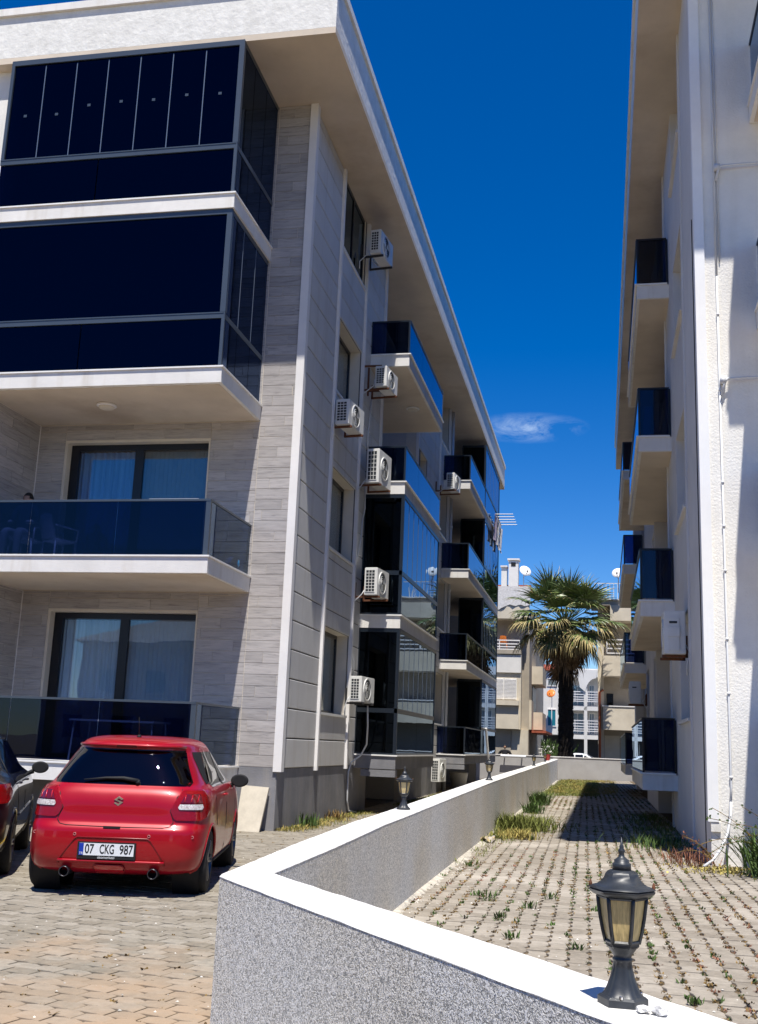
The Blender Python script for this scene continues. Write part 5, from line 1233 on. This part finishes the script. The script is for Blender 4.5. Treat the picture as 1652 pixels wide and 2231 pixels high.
# left cream block
YB = 68.0
t = thing('apartment_building', 'cream and grey block with white shutters, left of the palm trunk, beyond the far wall', 'building', (-9, YB, 0))
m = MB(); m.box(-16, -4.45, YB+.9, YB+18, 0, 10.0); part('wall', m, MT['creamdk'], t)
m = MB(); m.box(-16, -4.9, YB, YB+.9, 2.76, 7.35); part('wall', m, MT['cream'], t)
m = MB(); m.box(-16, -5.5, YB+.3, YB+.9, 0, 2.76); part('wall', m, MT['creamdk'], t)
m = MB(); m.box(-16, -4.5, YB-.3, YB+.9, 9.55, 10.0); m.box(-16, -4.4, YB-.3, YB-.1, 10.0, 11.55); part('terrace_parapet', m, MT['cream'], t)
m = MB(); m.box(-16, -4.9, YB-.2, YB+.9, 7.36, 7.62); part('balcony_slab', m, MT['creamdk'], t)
rails(t, -7.5, -5.0, (8.2, 7.98, 7.80, 7.64), YB-.15)
m = MB(); m.box(-16, -4.9, YB-.12, YB, 6.21, 7.3); part('parapet_panel', m, MT['farwhite'], t)
m = MB(); m.box(-16, -5.0, YB-.14, YB, 2.78, 4.18); part('parapet_panel', m, MT['cream'], t)
m = MB(); m.box(-16, -5.0, YB-.35, YB, 4.20, 4.50); part('window_ledge', m, MT['cream'], t)
sh = MB(); sh.box(-6.75, -5.15, YB-.05, YB-.003, 4.55, 5.85); sho = part('window', sh, MT['farwhite'], t)
for k in range(15):
    for a, b in ((-6.70, -6.0), (-5.92, -5.2)): m = MB(); z = 4.60+k*.082; m.box(a, b, YB-.085, YB-.051, z, z+.05); part('shutter_slat', m, MT['trim'], sho)
windowed(t, -6.2, -5.35, 8.0, 9.3, YB+.9, 'creamdk', 'glass_dark')
# receding side with balconies
for k, (z0, z1) in enumerate(((2.85, 3.95), (5.75, 6.9))):
    m = MB(); m.box(-4.449, -3.75, YB+3.5, YB+8.0, z0, z1); part('side_balcony', m, MT['cream'], t)
m = MB(); m.box(-4.449, -4.30, YB+1.0, YB+3.0, 2.8, 4.6); part('side_panel', m, MT['cream'], t)
m = MB(); m.box(-4.449, -4.40, YB+3.6, YB+7.8, 3.96, 5.6); part('side_opening', m, MT['frame_black'], t)
m = MB(); m.box(-5.49, -4.46, YB+.35, YB+.9, 0, 2.75)
part('corner_column', m, MT['cream'], t)
m = MB(); m.box(-4.449, -3.4, YB+1.5, YB+10, 2.62, 2.76); part('side_canopy', m, MT['redtile'], t)
# roof things
t2 = thing('chimney', 'wide white rooftop chimney with a dark slot, left of the palm crown', 'chimney', (-5.65, YB+3, 10.0)); 
m = MB(); m.box(-5.98, -5.35, YB+2.6, YB+3.3, 10.0, 13.75); part('chimney_shaft', m, MT['farwhite'], t2); m = MB(); m.box(-6.06, -5.27, YB+2.5, YB+3.4, 13.76, 13.86); part('chimney_cap', m, MT['trim'], t2); m = MB(); m.box(-5.82, -5.52, YB+2.58, YB+2.599, 13.35, 13.6); part('flue_opening', m, MT['black'], t2)
t2 = thing('chimney', 'lower white rooftop chimney at the left of the wide one', 'chimney', (-6.3, YB+3, 10.0))
m = MB(); m.box(-6.46, -6.1, YB+2.7, YB+3.3, 10.0, 13.3); part('chimney_shaft', m, MT['farwhite'], t2); m = MB(); m.box(-6.52, -6.07, YB+2.6, YB+3.4, 13.31, 13.4); part('chimney_cap', m, MT['trim'], t2)
def dish(x, y, z, r, rz, label, mat='trim', tilt=.5):
    t = thing('satellite_dish', label, 'satellite dish', (x, y, z), rz); m = MB()
    prof = [(r*k/6+.001, .25*r*(k/6)**2) for k in range(7)]; m.lathe(prof+[(r, .25*r+.02), (.01, .02)], 24, axis='y', cap=False)
    m.v = [tuple(Matrix.Rotation(-tilt, 3, 'X') @ Vector((p[0], -p[1], p[2]))) for p in m.v]; part('dish', m, MT[mat], t, world=False, smooth=True)
    m = MB(); m.tube([(0, .05, 0), (0, .15, -.3), (0, .15, -1.1)], .03, 6); part('mast', m, MT['pipe_white'], t, world=False)
    m = MB(); m.tube([(0, -.02, -r*.8), (0, -r*1.0, -.05)], .015, 5); m.box(-.04, .04, -r*1.05, -r*.95, -.08, .04); part('receiver_arm', m, MT['darkmetal'], t, world=False)
dish(-4.95, YB+3, 13.05, .40, .5, 'large white satellite dish on the roof beside the white chimneys')
dish(-4.2, 94.0, 6.3, .38, -.3, 'yellow orange satellite dish on the far white building left of the trunk', 'orange')
dish(.95, 63.5, 11.75, .33, -.2, 'white satellite dish against the sky above the right far block')
m = MB(); m.box(-8, -5.9, YB+4.2, YB+7, 10.0, 12.2); m.box(-8.3, -4.6, YB+3.9, YB+7.3, 12.2, 12.3); tag(part('roof_shed', m, MT['redtile']), 'red tiled roof shed behind the white chimneys', 'shed')
m = MB(); m.grid([[(-6.9+2.55*i/14, YB-.36+.04*math.sin(i*1.9+j*.4), 11.58-1.15*j/6-(.10*math.sin(i*.9)**2 if j == 6 else 0)-(.35*math.exp(-((i-3)/1.5)**2) if j == 6 else 0)) for i in range(15)] for j in range(7)])
tag(part('hanging_cloth', m, MT['cloth'], smooth=True), 'large white patterned sheet hung over the terrace left of the palm', 'cloth')
plastic_chair(-6.05, YB+.35, 7.62, 3.14, MT['orange'], 'orange plastic chair on the balcony left of the palm', arms=True)
# far white building across the street
YF = 95.0
t = thing('apartment_building', 'white building with red tiled roof and white railings behind the palm trunk', 'building', (-3, YF, 0))
m = MB(); m.box(-9, 3, YF+1.5, YF+12, 2.9, 8.5); part('wall', m, MT['farwhite'], t)
m = MB(); m.box(-5.6, -3.3, YF, YF+1.49, 2.95, 8.4); part('wall', m, MT['farwhite'], t)
m = MB(); m.box(-9, 3, YF+2.5, YF+12, 0, 2.9); part('ground_floor', m, MT['inner'], t)
m = MB(); m.add([(-9.4, YF-.3, 8.5), (-3.0, YF-.3, 8.5), (-3.0, YF+6, 9.3), (-9.4, YF+6, 9.3), (-9.4, YF-.3, 8.35), (-3.0, YF-.3, 8.35), (-3.0, YF+6, 8.4), (-9.4, YF+6, 8.4)], [(0, 1, 2, 3), (4, 5, 1, 0), (5, 6, 2, 1), (7, 6, 5, 4), (3, 2, 6, 7), (0, 3, 7, 4)]); rf = part('roof', m, MT['redtile'], t)
m = MB()
for k in range(32): m.tube([(-9.3+k*.2, YF-.32, 8.53), (-9.3+k*.2, YF+6, 9.33)], .06, 5)
part('roof_tiles', m, MT['redtile'], rf, kind='stuff')
windowed(t, -4.6, -3.8, 3.6, 5.1, YF-.02, 'trim', 'teal'); windowed(t, -4.6, -3.75, 7.0, 7.7, YF-.02, 'trim', 'curtain_grey', mull=0)
for (zt_, zr) in ((5.4, (6.63, 6.40, 6.18, 5.98, 5.82)), (3.0, (4.2, 3.95, 3.72, 3.50, 3.32))):
    m = MB(); m.box(-3.3, 3, YF+.2, YF+1.49, zt_-.35, zt_); part('balcony_slab', m, MT['farwhite'], t); rails(t, -3.3, 3, zr, YF+.25, posts=7)
    for a, b in ((-2.6, -1.5), (-1.1, -.6), (0.4, 1.6), (2, 2.8)): windowed(t, a, b, zt_+.05, zt_+1.9, YF+1.47, 'trim', 'glass_clear')
for xk in (-3.2, -1.35, .8, 2.9): m = MB(); m.box(xk-.13, xk+.13, YF+.2, YF+.5, 0, 8.4); part('column', m, MT['farwhite'], t)
m = MB(); m.box(-3.3, 3, YF+.2, YF+1.49, 7.9, 8.6); part('upper_band', m, MT['farwhite'], t)
# arched gable end panel
m = MB(); ar = [(-1.35+.0, 8.6), (-1.35, 6.7)]; pts = [(-2.2, 8.3), (-1.9, 7.4)]+[(-1.35+.0-.5*math.cos(a), 6.9+.5*math.sin(a)) for a in (0.2,)]+[(-1.35, 6.6)]+[(-.4-.95*math.cos(a), 6.6+1.2*math.sin(a)) for a in np.linspace(0, 1.5, 7)]+[(-.35, 8.5), (-2.2, 8.5)]
n = len(pts); m.add([(p[0], YF+.1, p[1]) for p in pts]+[(p[0], YF+.19, p[1]) for p in pts], [tuple(range(n)), tuple(range(2*n-1, n-1, -1))]+[(i, (i+1) % n, n+(i+1) % n, n+i) for i in range(n)]); part('arch_panel', m, MT['farwhite'], t)
# right cream block
YR = 64.0
t = thing('apartment_building', 'cream block with rounded balconies between palm and white building', 'building', (1, YR, 0))
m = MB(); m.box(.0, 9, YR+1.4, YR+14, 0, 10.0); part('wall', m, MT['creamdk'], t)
m = MB(); m.box(-.22, .12, YR+1.0, YR+1.39, 0, 10); part('corner_column', m, MT['cream'], t)
m = MB(); m.box(.06, 9, YR, YR+1.39, 2.85, 4.15); m2_ = part('balcony_parapet', m, MT['cream'], t); m = MB(); m.box(.02, 9, YR-.04, YR+1.39, 4.151, 4.21); part('balcony_cap', m, MT['trim'], t)
m = MB(); m.box(.06, 9, YR, YR+1.39, 5.9, 7.05); part('balcony_parapet', m, MT['cream'], t)
rails(t, .3, 3, (7.98, 7.72, 7.47, 7.2), YR+.05)
m = MB(); m.box(.5, 9, YR, YR+1.39, 9.08, 9.98); part('balcony_parapet', m, MT['cream'], t); m = MB(); m.box(-.6, 9, YR+.3, YR+3, 10.01, 10.30); part('roof_slab', m, MT['creamdk'], t); m = MB(); m.box(-.7, 9, YR+.2, YR+3, 10.31, 10.38); part('roof_edge', m, MT['trim'], t)
m = MB()
for k in range(14): m.box(-.4+k*.22, -.37+k*.22, YR+.4, YR+.43, 10.4, 11.3)
m.box(-.4, 2.8, YR+.39, YR+.44, 11.3, 11.34); part('roof_railing', m, MT['pipe_white'], t)
windowed(t, .28, .66, 4.25, 4.95, YR+1.39, 'frame_black', 'glass_dark', mull=0); m = MB(); m.box(.15, 1.0, YR+1.36, YR+1.39, 0.1, 2.55); part('door', m, MT['cream'], t)
m = MB(); m.tube([(-.12, YR+.95, .2), (-.12, YR+.95, 5.0), (.1, YR+.95, 5.15)], .07, 8); part('drain_pipe', m, plain('orange_brown_pipe', (.45, .12, .05), .5), t, smooth=True)
# bench railing left of the trunk, beyond the wall
m = MB(); m.box(-5.3, -4.2, 80, 80.06, 1.64, 1.72); m.box(-5.3, -4.2, 80, 80.06, 1.38, 1.46); m.box(-5.3, -5.24, 80.01, 80.05, 0, 1.6); m.box(-4.26, -4.2, 80.01, 80.05, 0, 1.6)
tag(part('white_railing', m, MT['trim']), 'low white railing at the street beyond the far wall', 'railing')
# row of dark tree mass far across the street fills the porch gap
# buildings across the parking area, behind the camera: they show only in glass and paint reflections
for (x0, x1, y0, h, lb) in ((-34, -16, -30, 7.5, 'low white house across the car park, reflected in the balcony glass'), (-12, 6, -34, 9.0, 'wide cream house behind the camera across the car park'), (10, 30, -28, 8.0, 'white house behind the camera to the right')):
    t = thing('house', lb, 'house', ((x0+x1)/2, y0, 0)); m = MB(); m.box(x0, x1, y0-8, y0, 0, h); part('wall', m, MT['creamdk'], t)
    m = MB(); xm = (x0+x1)/2; m.add([(x0-.5, y0+.5, h), (x1+.5, y0+.5, h), (x1+.5, y0-8.5, h), (x0-.5, y0-8.5, h), (xm-4, y0-4, h+2.2), (xm+4, y0-4, h+2.2)], [(0, 1, 5, 4), (1, 2, 5), (2, 3, 4, 5), (3, 0, 4), (3, 2, 1, 0)]); part('roof', m, MT['base'], t)
    for k in range(5):
        a = x0+1.5+k*(x1-x0-3)/4.5
        for z in (1.2, 4.2): m = MB(); m.box(a, a+1.3, y0, y0+.05, z, z+1.4); part('window', m, MT['frame_black'], t)

# ------------------------------------------------------------------ palm
def frond_mesh(elev, Lp, Lb, nb, droop, kind, seed, curl=1.0):
    r = random.Random(seed); mb = MB()
    e = math.radians(elev); d = Vector((0, math.cos(e), math.sin(e)))
    # petiole bends a little
    pts = []; p = Vector((0, 0.12*math.cos(e), 0)); dd = d.copy()
    for k in range(5): pts.append(p.copy()); p = p+dd*(Lp/4); dd = (dd+Vector((0, 0, -0.05*droop))).normalized()
    mb.tube(pts, [.035, .03, .025, .02, .015], 4, 1 if kind == 'dead' else 0)
    hub = pts[-1]; side = Vector((1, 0, 0)); up = side.cross(dd).normalized()
    for k in range(nb):
        t = (k/(nb-1)*2-1); a = t*math.radians(r.uniform(96, 112)); L_ = Lb*(1-.28*abs(t)**1.6)*r.uniform(.85, 1.08)
        v = (dd*math.cos(a)+side*math.sin(a)+up*(0.10+.22*abs(t))*curl).normalized(); q = hub.copy(); n_ = 5; P = [q.copy()]; w0 = .05
        dr = droop*r.uniform(.7, 1.3)
        for s_ in range(n_):
            q = q+v*(L_/n_); P.append(q.copy()); v = (v+Vector((r.uniform(-.06, .06), r.uniform(-.06, .06), -dr*(.05+.17*s_)))).normalized()
        ws = [.014, .052, .056, .040, .022, .003]
        sd = (P[1]-P[0]).cross(up if abs(t) < .8 else dd).normalized()
        vs = []
        for s_, pp in enumerate(P):
            tw = sd*math.cos(.25*s_)+up*math.sin(.25*s_)*(.5 if k % 2 else -.5); vs += [tuple(pp-tw*ws[s_]), tuple(pp+tw*ws[s_])]
        split = 99 if kind == 'green' and r.random() < .4 else (4 if kind == 'green' else (r.choice((1, 2, 3, 3)) if kind == 'old' else 0))
        for s_ in range(n_): mb.add([vs[2*s_], vs[2*s_+1], vs[2*s_+3], vs[2*s_+2]], [(0, 1, 2, 3)], 1 if s_ >= split else 0)
    return mb
def palm(x, y, z0, H):
    t = thing('palm_tree', 'tall fan palm with shaggy dead fronds standing behind the far wall', 'palm', (x, y, z0))
    m = MB(); n = 26; P = []
    for i in range(46):
        z = H*i/45; rr = .405-.04*(z/H)+(.025 if i % 2 else 0)+(.10 if i > 38 else 0)
        P.append([((rr+random.uniform(-.035, .04))*math.cos(2*math.pi*k/n), (rr+random.uniform(-.035, .04))*math.sin(2*math.pi*k/n), z) for k in range(n)])
    for r_2 in P: r_2.append(r_2[0])
    m.grid(P); part('trunk', m, MT['trunk'], t, world=False)
    m = MB()
    for i in range(420):
        z = random.uniform(.2, H*.95); a = random.uniform(0, 6.28); rr = .40
        d = Vector((math.cos(a), math.sin(a), 0)); s_ = Vector((-d.y, d.x, 0))*random.uniform(.03, .07); p = d*rr+Vector((0, 0, z)); m.add([tuple(p-s_), tuple(p+s_), tuple(p+d*random.uniform(.04, .13)+Vector((0, 0, random.uniform(.08, .2))))], [(0, 1, 2)])
    part('bark_stubs', m, MT['trunk'], t, world=False, kind='stuff')
    G = [MT['leaf'], MT['leaf_y']]; OL = [MT['leaf'], MT['leaf_y']]; DD = [MT['leaf_d'], MT['leaf_d']]
    spec = []   # elevation, count, petiole, blade, droop, kind
    spec += [(80, 5, 1.45, 1.7, .22, 'green'), (64, 7, 1.8, 1.75, .30, 'green'), (48, 8, 2.0, 1.75, .45, 'green'), (32, 9, 2.05, 1.7, .7, 'green'), (14, 11, 2.0, 1.65, 1.0, 'green'), (-4, 11, 1.85, 1.6, 1.4, 'old'), (-20, 11, 1.7, 1.55, 1.6, 'old'), (-36, 12, 1.5, 1.5, 1.8, 'old'), (-48, 10, 1.4, 1.4, 1.8, 'old')]
    spec += [(-58, 10, 1.25, 1.3, 1.8, 'dead'), (-70, 11, 1.2, 1.3, 1.6, 'dead'), (-80, 10, 1.5, 1.2, 1.2, 'dead')]
    cnt = 0
    for (el, cn, lp, lb_, dr, kd) in spec:
        vars_ = []
        for v in range(4):
            mb = frond_mesh(el+random.uniform(-11, 11), lp*random.uniform(.82, 1.15), lb_, 30 if kd != 'dead' else 20, dr, kd, cnt*7+v+el)
            vars_.append(mb.mesh('frond', {'green': G, 'old': OL, 'dead': DD}[kd]))
        for k in range(cn):
            o = bpy.data.objects.new('frond' if kd != 'dead' else 'dead_frond', random.choice(vars_)); a = 2*math.pi*(k+random.uniform(-.3, .3))/cn+el*.7
            zz = H+.15*max(0, el/78)-(.25 if kd == 'dead' else 0)-(.5 if el < -75 else 0); o.location = (.1*math.cos(a), .1*math.sin(a), zz); o.rotation_euler = (random.uniform(-.20, .20)*math.cos(a), random.uniform(-.20, .20), a); sc = random.uniform(.82, 1.16); o.scale = (sc, sc, sc); place(o, t); cnt += 1
            if kd == 'old' : o['label'] = 'drooping yellow tipped frond'
palm(-1.95, 61.4, 0.0, 8.55)

# ------------------------------------------------------------------ weeds, grass, plants
def blades(name, pts, mat, h=(.03, .09), n=(4, 9), w_=.006, spread=.03, kind='stuff', lean=.6):
    vs = []; fs = []
    for (x, y, z, s_) in pts:
        for _ in range(random.randint(*n)):
            a = random.uniform(0, 6.283); hh = random.uniform(*h)*s_; dx, dy = math.cos(a), math.sin(a); ln_ = random.uniform(.1, lean)*hh; ww = w_*s_*random.uniform(.6, 1.4)
            bx_, by_ = x+random.uniform(-1, 1)*spread*s_, y+random.uniform(-1, 1)*spread*s_; o = len(vs)
            px_, py_ = -dy*ww, dx*ww
            vs += [(bx_-px_*.5, by_-py_*.5, z), (bx_+px_*.5, by_+py_*.5, z), (bx_+dx*ln_*.5+px_, by_+dy*ln_*.5+py_, z+hh*.6), (bx_+dx*ln_*.5-px_, by_+dy*ln_*.5-py_, z+hh*.55), (bx_+dx*ln_, by_+dy*ln_, z+hh)]
            fs += [(o, o+1, o+2, o+3), (o+3, o+2, o+4)]
    mb = MB(); mb.v = vs; mb.f = fs; mb.mi = [0]*len(fs)
    return part(name, mb, mat, None, kind=kind)
W, LP = .142, .205
def vnoise(x, y):
    return .5+.25*math.sin(x*1.7+1.3*math.sin(y*.6))+.25*math.sin(y*.83+2*math.sin(x*1.1))
dry, red, grn = [], [], []
for (x, y) in acells:
    if x > 4 or y > 50: continue
    for k in range(3):
        jx = x-W/2+random.uniform(-.012, .016); jy = y+random.uniform(-.1, .1); zz = alley_z(jx, jy)-.006
        nn = vnoise(x*1.3, y*.9); q = random.random()
        if nn+random.uniform(-.3, .3) < .33: continue
        s_ = random.uniform(.45, 1.25)
        if y < 4.5: s_ *= .8
        if q < .14+.22*(vnoise(x+5, y*.5)-.4): grn.append((jx, jy, zz, s_))
        elif q < .28: red.append((jx, jy, zz, s_))
        elif q < .80: dry.append((jx, jy, zz, s_))
blades('dry_weeds', dry, MT['weed_dry'], (.006, .022), (7, 13), .0055, .030, lean=1.8)
blades('reddish_weeds', red, MT['weed_red'], (.006, .024), (7, 12), .0055, .030, lean=1.8)
blades('green_weeds', grn, MT['weed'], (.010, .036), (7, 12), .0055, .025, lean=1.3)
# grass: green strip along the long wall, patch at the far end, strip on the left side of the wall
gp, gy = [], []
for _ in range(450):
    y = random.gauss(20, 1.8) if random.random() < .6 else random.uniform(12, 50); x = xi(y)+abs(random.gauss(0, .25))
    if random.random() < .6 and not (17 < y < 23): continue
    gp.append((x, y, alley_z(x, y), random.uniform(.5, 1.3)))
for _ in range(1300):
    y = random.uniform(36, 57); x = random.uniform(-2.0, -.2); gp.append((x, y, alley_z(x, y), random.uniform(.5, 1.4)))
for _ in range(1100):
    y = random.uniform(38, 57.5); x = random.uniform(-1.9, .6); gy.append((x, y, alley_z(x, y), random.uniform(.6, 1.4)))
for _ in range(1700):
    y = random.uniform(17, 45); x = xo(y)-abs(random.gauss(0, .35))-.03; (gp if random.random() < .55 else gy).append((x, y, .0, random.uniform(.4, 1.1)))
for _ in range(900):
    y = random.uniform(28, 37); x = random.uniform(-5.2, -4.0); (gp if random.random() < .6 else gy).append((x, y, .0, random.uniform(.5, 1.4)))
for _ in range(400):
    y = random.uniform(18.4, 25); x = -5.42+abs(random.gauss(0, .25)); (gp if random.random() < .4 else gy).append((x, y, .0, random.uniform(.4, 1.2)))
for _ in range(150):
    y = random.uniform(16, 26); x = 1.25-abs(random.gauss(0, .45)); gp.append((x, y, alley_z(x, y), random.uniform(.6, 1.8)))
blades('green_grass', gp, surf('lawn_green', (.17, .19, .045), .9, .3, 9, island=.4), (.02, .08), (8, 14), .005, .10, lean=1.6)
blades('dry_grass', gy, surf('straw_grass', (.34, .27, .08), .9, .3, 9, island=.4), (.02, .07), (8, 14), .005, .10, lean=1.6)
lk = []
for (x, y) in pcells:
    if random.random() < .30: lk.append((x+random.uniform(-.08, .08), y-W/2+random.uniform(-.01, .01), -.004, random.uniform(.4, 1.0)))
blades('car_park_weeds', lk, MT['weed_dry'], (.006, .02), (3, 7), .009, .02, lean=2.5)
# litter and pebbles
lt = []
for _ in range(900):
    x = random.uniform(-6, -1.5) if random.random() < .5 else random.uniform(-1.7, 2.6); y = random.uniform(3.5, 14)
    if in_park(x, y): lt.append((x, y, .001))
    elif in_alley(x, y) : lt.append((x, y, alley_z(x, y)+.001))
for _ in range(1400):
    y = random.uniform(6.5, 40); x = xi(y)+abs(random.gauss(0, .13)); lt.append((x, y, alley_z(x, y)))
mb = MB()
for x, y, z in lt:
    s_ = random.uniform(.003, .012); p = [(x+s_*math.cos(a)*random.uniform(.6, 1.3), y+s_*math.sin(a)*random.uniform(.6, 1.3), z) for a in (0, 1.57, 3.14, 4.71)]; o = len(mb.v)
    mb.add(p+[(x, y, z+s_*.7)], [(0, 1, 4), (1, 2, 4), (2, 3, 4), (3, 0, 4)])
part('pebbles', mb, surf('pale_pebble', (.62, .59, .53), .9, .3, 30, island=.4), None, kind='stuff')
MT['lawn'] = bpy.data.materials['lawn_green']
# individually visible green tufts in the alley
def tuft(x, y, z, h, label, mat='weed', nb=40, spread=.06, w_=.012, lean=.9, name='weed_plant', cat='plant', group=None):
    t = thing(name, label, cat, (x, y, z), 0, group); vs = []; fs = []
    for _ in range(nb):
        a = random.uniform(0, 6.283); hh = h*random.uniform(.45, 1); dx, dy = math.cos(a), math.sin(a); ln_ = random.uniform(.05, lean)*hh; ww = w_*random.uniform(.6, 1.3); bx_, by_ = random.gauss(0, spread*.5), random.gauss(0, spread*.5)
        px_, py_ = -dy*ww, dx*ww; o = len(vs); vs += [(bx_-px_*.4, by_-py_*.4, 0), (bx_+px_*.4, by_+py_*.4, 0), (bx_+dx*ln_*.5+px_, by_+dy*ln_*.5+py_, hh*.6), (bx_+dx*ln_*.5-px_, by_+dy*ln_*.5-py_, hh*.58), (bx_+dx*ln_, by_+dy*ln_, hh)]; fs += [(o, o+1, o+2, o+3), (o+3, o+2, o+4)]
    mb = MB(); mb.v = vs; mb.f = fs; mb.mi = [0]*len(fs); part('leaves', mb, MT[mat], t, world=False); return t
TG = 'green tufts growing in the alley paving'
TL = 'small dark green weed tuft growing between the alley pavers'
def px_ground(px, py):
    d = RIGHT*((px-826)/CF)-UP*((py-1115.5)/CF)+FWD; z = .14; k = (z-CH)/d.z; return (d*k).x, (d*k).y
for (px, py, h, lb) in ((1040, 1950, .07, 'low weed tuft, nearest to the inner corner of the bent boundary wall'), (1065, 1962, .13, 'tall thin upright weed tuft near the inner corner of the boundary wall'), (1088, 2000, .07, 'low weed tuft just in front of the tall thin upright one'), (1155, 1980, .09, 'bushy weed tuft halfway between the tall thin tuft and the big lamp'), (1112, 2045, .07, 'low weed tuft close behind the white coping in the middle of the picture'), (1197, 1962, .09, 'green weed tuft between the bushy tuft and the big lamp, farther back'), (1258, 2075, .08, 'green weed tuft left of the big lamp, level with its waist'), (1240, 2160, .06, 'small weed just behind the coping left of the lamp base'), (1300, 1990, .07, 'green weed tuft touching the left edge of the big lamp glass'), (1515, 2200, .05, 'small green weed star in the paving at the lower right'), (1170, 2120, .05, 'tiny weed close to the coping between wall middle and lamp'), (1160, 1830, .1, 'weed tuft on the pale paving band just right of the wrapper'), (1023, 1885, .10, 'green weed at the foot of the long wall, nearer than the wrapper')):
    X_, Y_ = px_ground(px, py)
    if in_alley(X_, Y_): tuft(X_, Y_, alley_z(X_, Y_)-.005, h, lb, 'weed', 26, .05, .006, 1.2, group=TG)
tuft(-1.42, 19.8, .12, .34, 'large bushy green and yellow weed clump against the long wall', 'lawn', 900, .62, .008, 1.3)
tuft(-1.30, 17.9, .12, .20, 'yellowish weed clump in front of the bushy green clump by the long wall', 'weed_yel', 260, .35, .007, 1.6)
tuft(-1.62, 29.5, .12, .42, 'dark leafy weed against the long wall at two thirds of its length', 'weed', 260, .26, .012, 1.0)
tuft(-1.55, 25.5, .12, .30, 'small leafy weed by the long wall, between the bushy clump and the dark leafy one', 'weed', 200, .20, .010, 1.0)
tuft(-5.2, 19.6, 0, .30, 'thin green weed at the foot of the sunlit grey plinth', 'weed', 60, .22, .012, .5)
tuft(-5.25, 21.9, 0, .22, 'dry and green weed further along the foot of the grey plinth', 'weed_dry', 60, .22, .012, .6)
tuft(2.05, 13.5, .2, .55, 'dense dark green bush at the right edge by the white building', 'weed', 700, .40, .014, 1.2, name='bush', cat='bush')
tuft(2.05, 13.2, .19, .10, 'low green sprig on the paving below the dark bush', 'weed', 30, .12, .014, 1.2)
tuft(1.42, 14.0, .195, .035, 'yellow leaf litter carpet at the foot of the white building corner', 'weed_yel', 420, .60, .012, 1.6, name='leaf_litter', cat='leaves')
tuft(1.95, 13.9, .20, .035, 'yellow brown leaf litter between the pale corner and the dark bush', 'weed_yel', 420, .55, .012, 1.6, name='leaf_litter', cat='leaves')
tuft(1.10, 14.35, .19, .24, 'reddish dry weed clump at the shaded foot of the white building', 'weed_red', 120, .30, .005, 1.2)
tuft(.88, 14.9, .19, .17, 'second reddish dry clump, in the shadow edge by the white building', 'weed_red', 70, .25, .005, 1.3)
tuft(.75, 17.0, .18, .22, 'green weeds standing in the deep shade by the white building', 'weed', 160, .6, .008, .9)
def stems(x, y, z, L_, label, n=3, mat='weed'):
    t = thing('dry_stem_plant', label, 'plant', (x, y, z))
    for k in range(n):
        a = random.uniform(2.2, 4.6) if k else 3.0; p = Vector((0, 0, 0)); v = Vector((math.cos(a)*.5, -.15, 1)).normalized(); P = [p.copy()]
        for i in range(9): p = p+v*(L_/9); v = (v+Vector((math.cos(a)*.12, 0, -.09*k))).normalized(); P.append(p.copy())
        m = MB(); m.tube(P, [.008]*5+[.004]*5, 5); so = part('stem', m, MT['weed_dry'], t, world=False)
        m = MB()
        for i in range(26):
            q = P[random.randint(2, 9)]+Vector((random.uniform(-.03, .03),)*3); s_ = random.uniform(.010, .026); a2 = random.uniform(0, 6.28); d = Vector((math.cos(a2), math.sin(a2)*.5, random.uniform(-.4, .8))).normalized()*s_*1.6; e = Vector((-d.z, 0, d.x)).normalized()*s_*.5
            m.add([tuple(q), tuple(q+d*.5+e), tuple(q+d), tuple(q+d*.5-e)], [(0, 1, 2, 3)])
        part('leaves', m, MT[mat], so, world=False, kind='stuff')
stems(2.05, 14.3, .2, 1.05, 'tall arching stems with small leaves against the sunlit white wall', 4)
stems(2.42, 14.2, .2, 1.1, 'dark thorny stems rising at the right edge of the white wall', 3)
stems(1.35, 14.3, .2, .55, 'short dry twigs beside the bent pipe', 3, 'weed_red')
# wrapper litter by the wall
m = MB(); X_, Y_ = px_ground(1058, 1832)
P = [[(X_+.045*(i-3)+.03*random.random(), Y_+.06*(j-2)+.03*random.random(), alley_z(X_, Y_)+.005+.10*random.random()) for i in range(7)] for j in range(5)]; m.grid(P)
tag(part('litter_wrapper', m, surf('yellow_blue_wrapper', (.62, .45, .05), .4, .3, 8, col2=(.08, .15, .40))), 'yellow and blue crumpled wrapper lying at the foot of the long wall', 'litter')
# flower pots on the wall end
t = thing('flower_pot', 'red pot with white flowers on the far end of the boundary wall', 'plant', (-2.42, 50.5, top_z(50.5)))
m = MB(); m.lathe([(.10, 0), (.15, .25), (.16, .28), (.12, .28)], 12); part('pot', m, plain('red_pot', (.45, .05, .04), .5), t, world=False)
m = MB()
for _ in range(160):
    p = Vector((random.gauss(0, .16), random.gauss(0, .16), .3+abs(random.gauss(.1, .28)))); s_ = .05; a = random.uniform(0, 6.28); m.add([tuple(p), tuple(p+Vector((math.cos(a), math.sin(a), .3))*s_), tuple(p+Vector((math.cos(a+1), math.sin(a+1), 1))*s_)], [(0, 1, 2)], 1 if random.random() < .25 else 0)
part('foliage', m, [MT['weed'], MT['trim']], t, world=False)
# shrub behind the far wall under the canopy
tuft(-4.4, 84, 0, 2.6, 'dark leafy shrub in the shade beyond the far wall, left of the trunk', 'weed', 500, 1.3, .10, .7, name='shrub', cat='shrub')
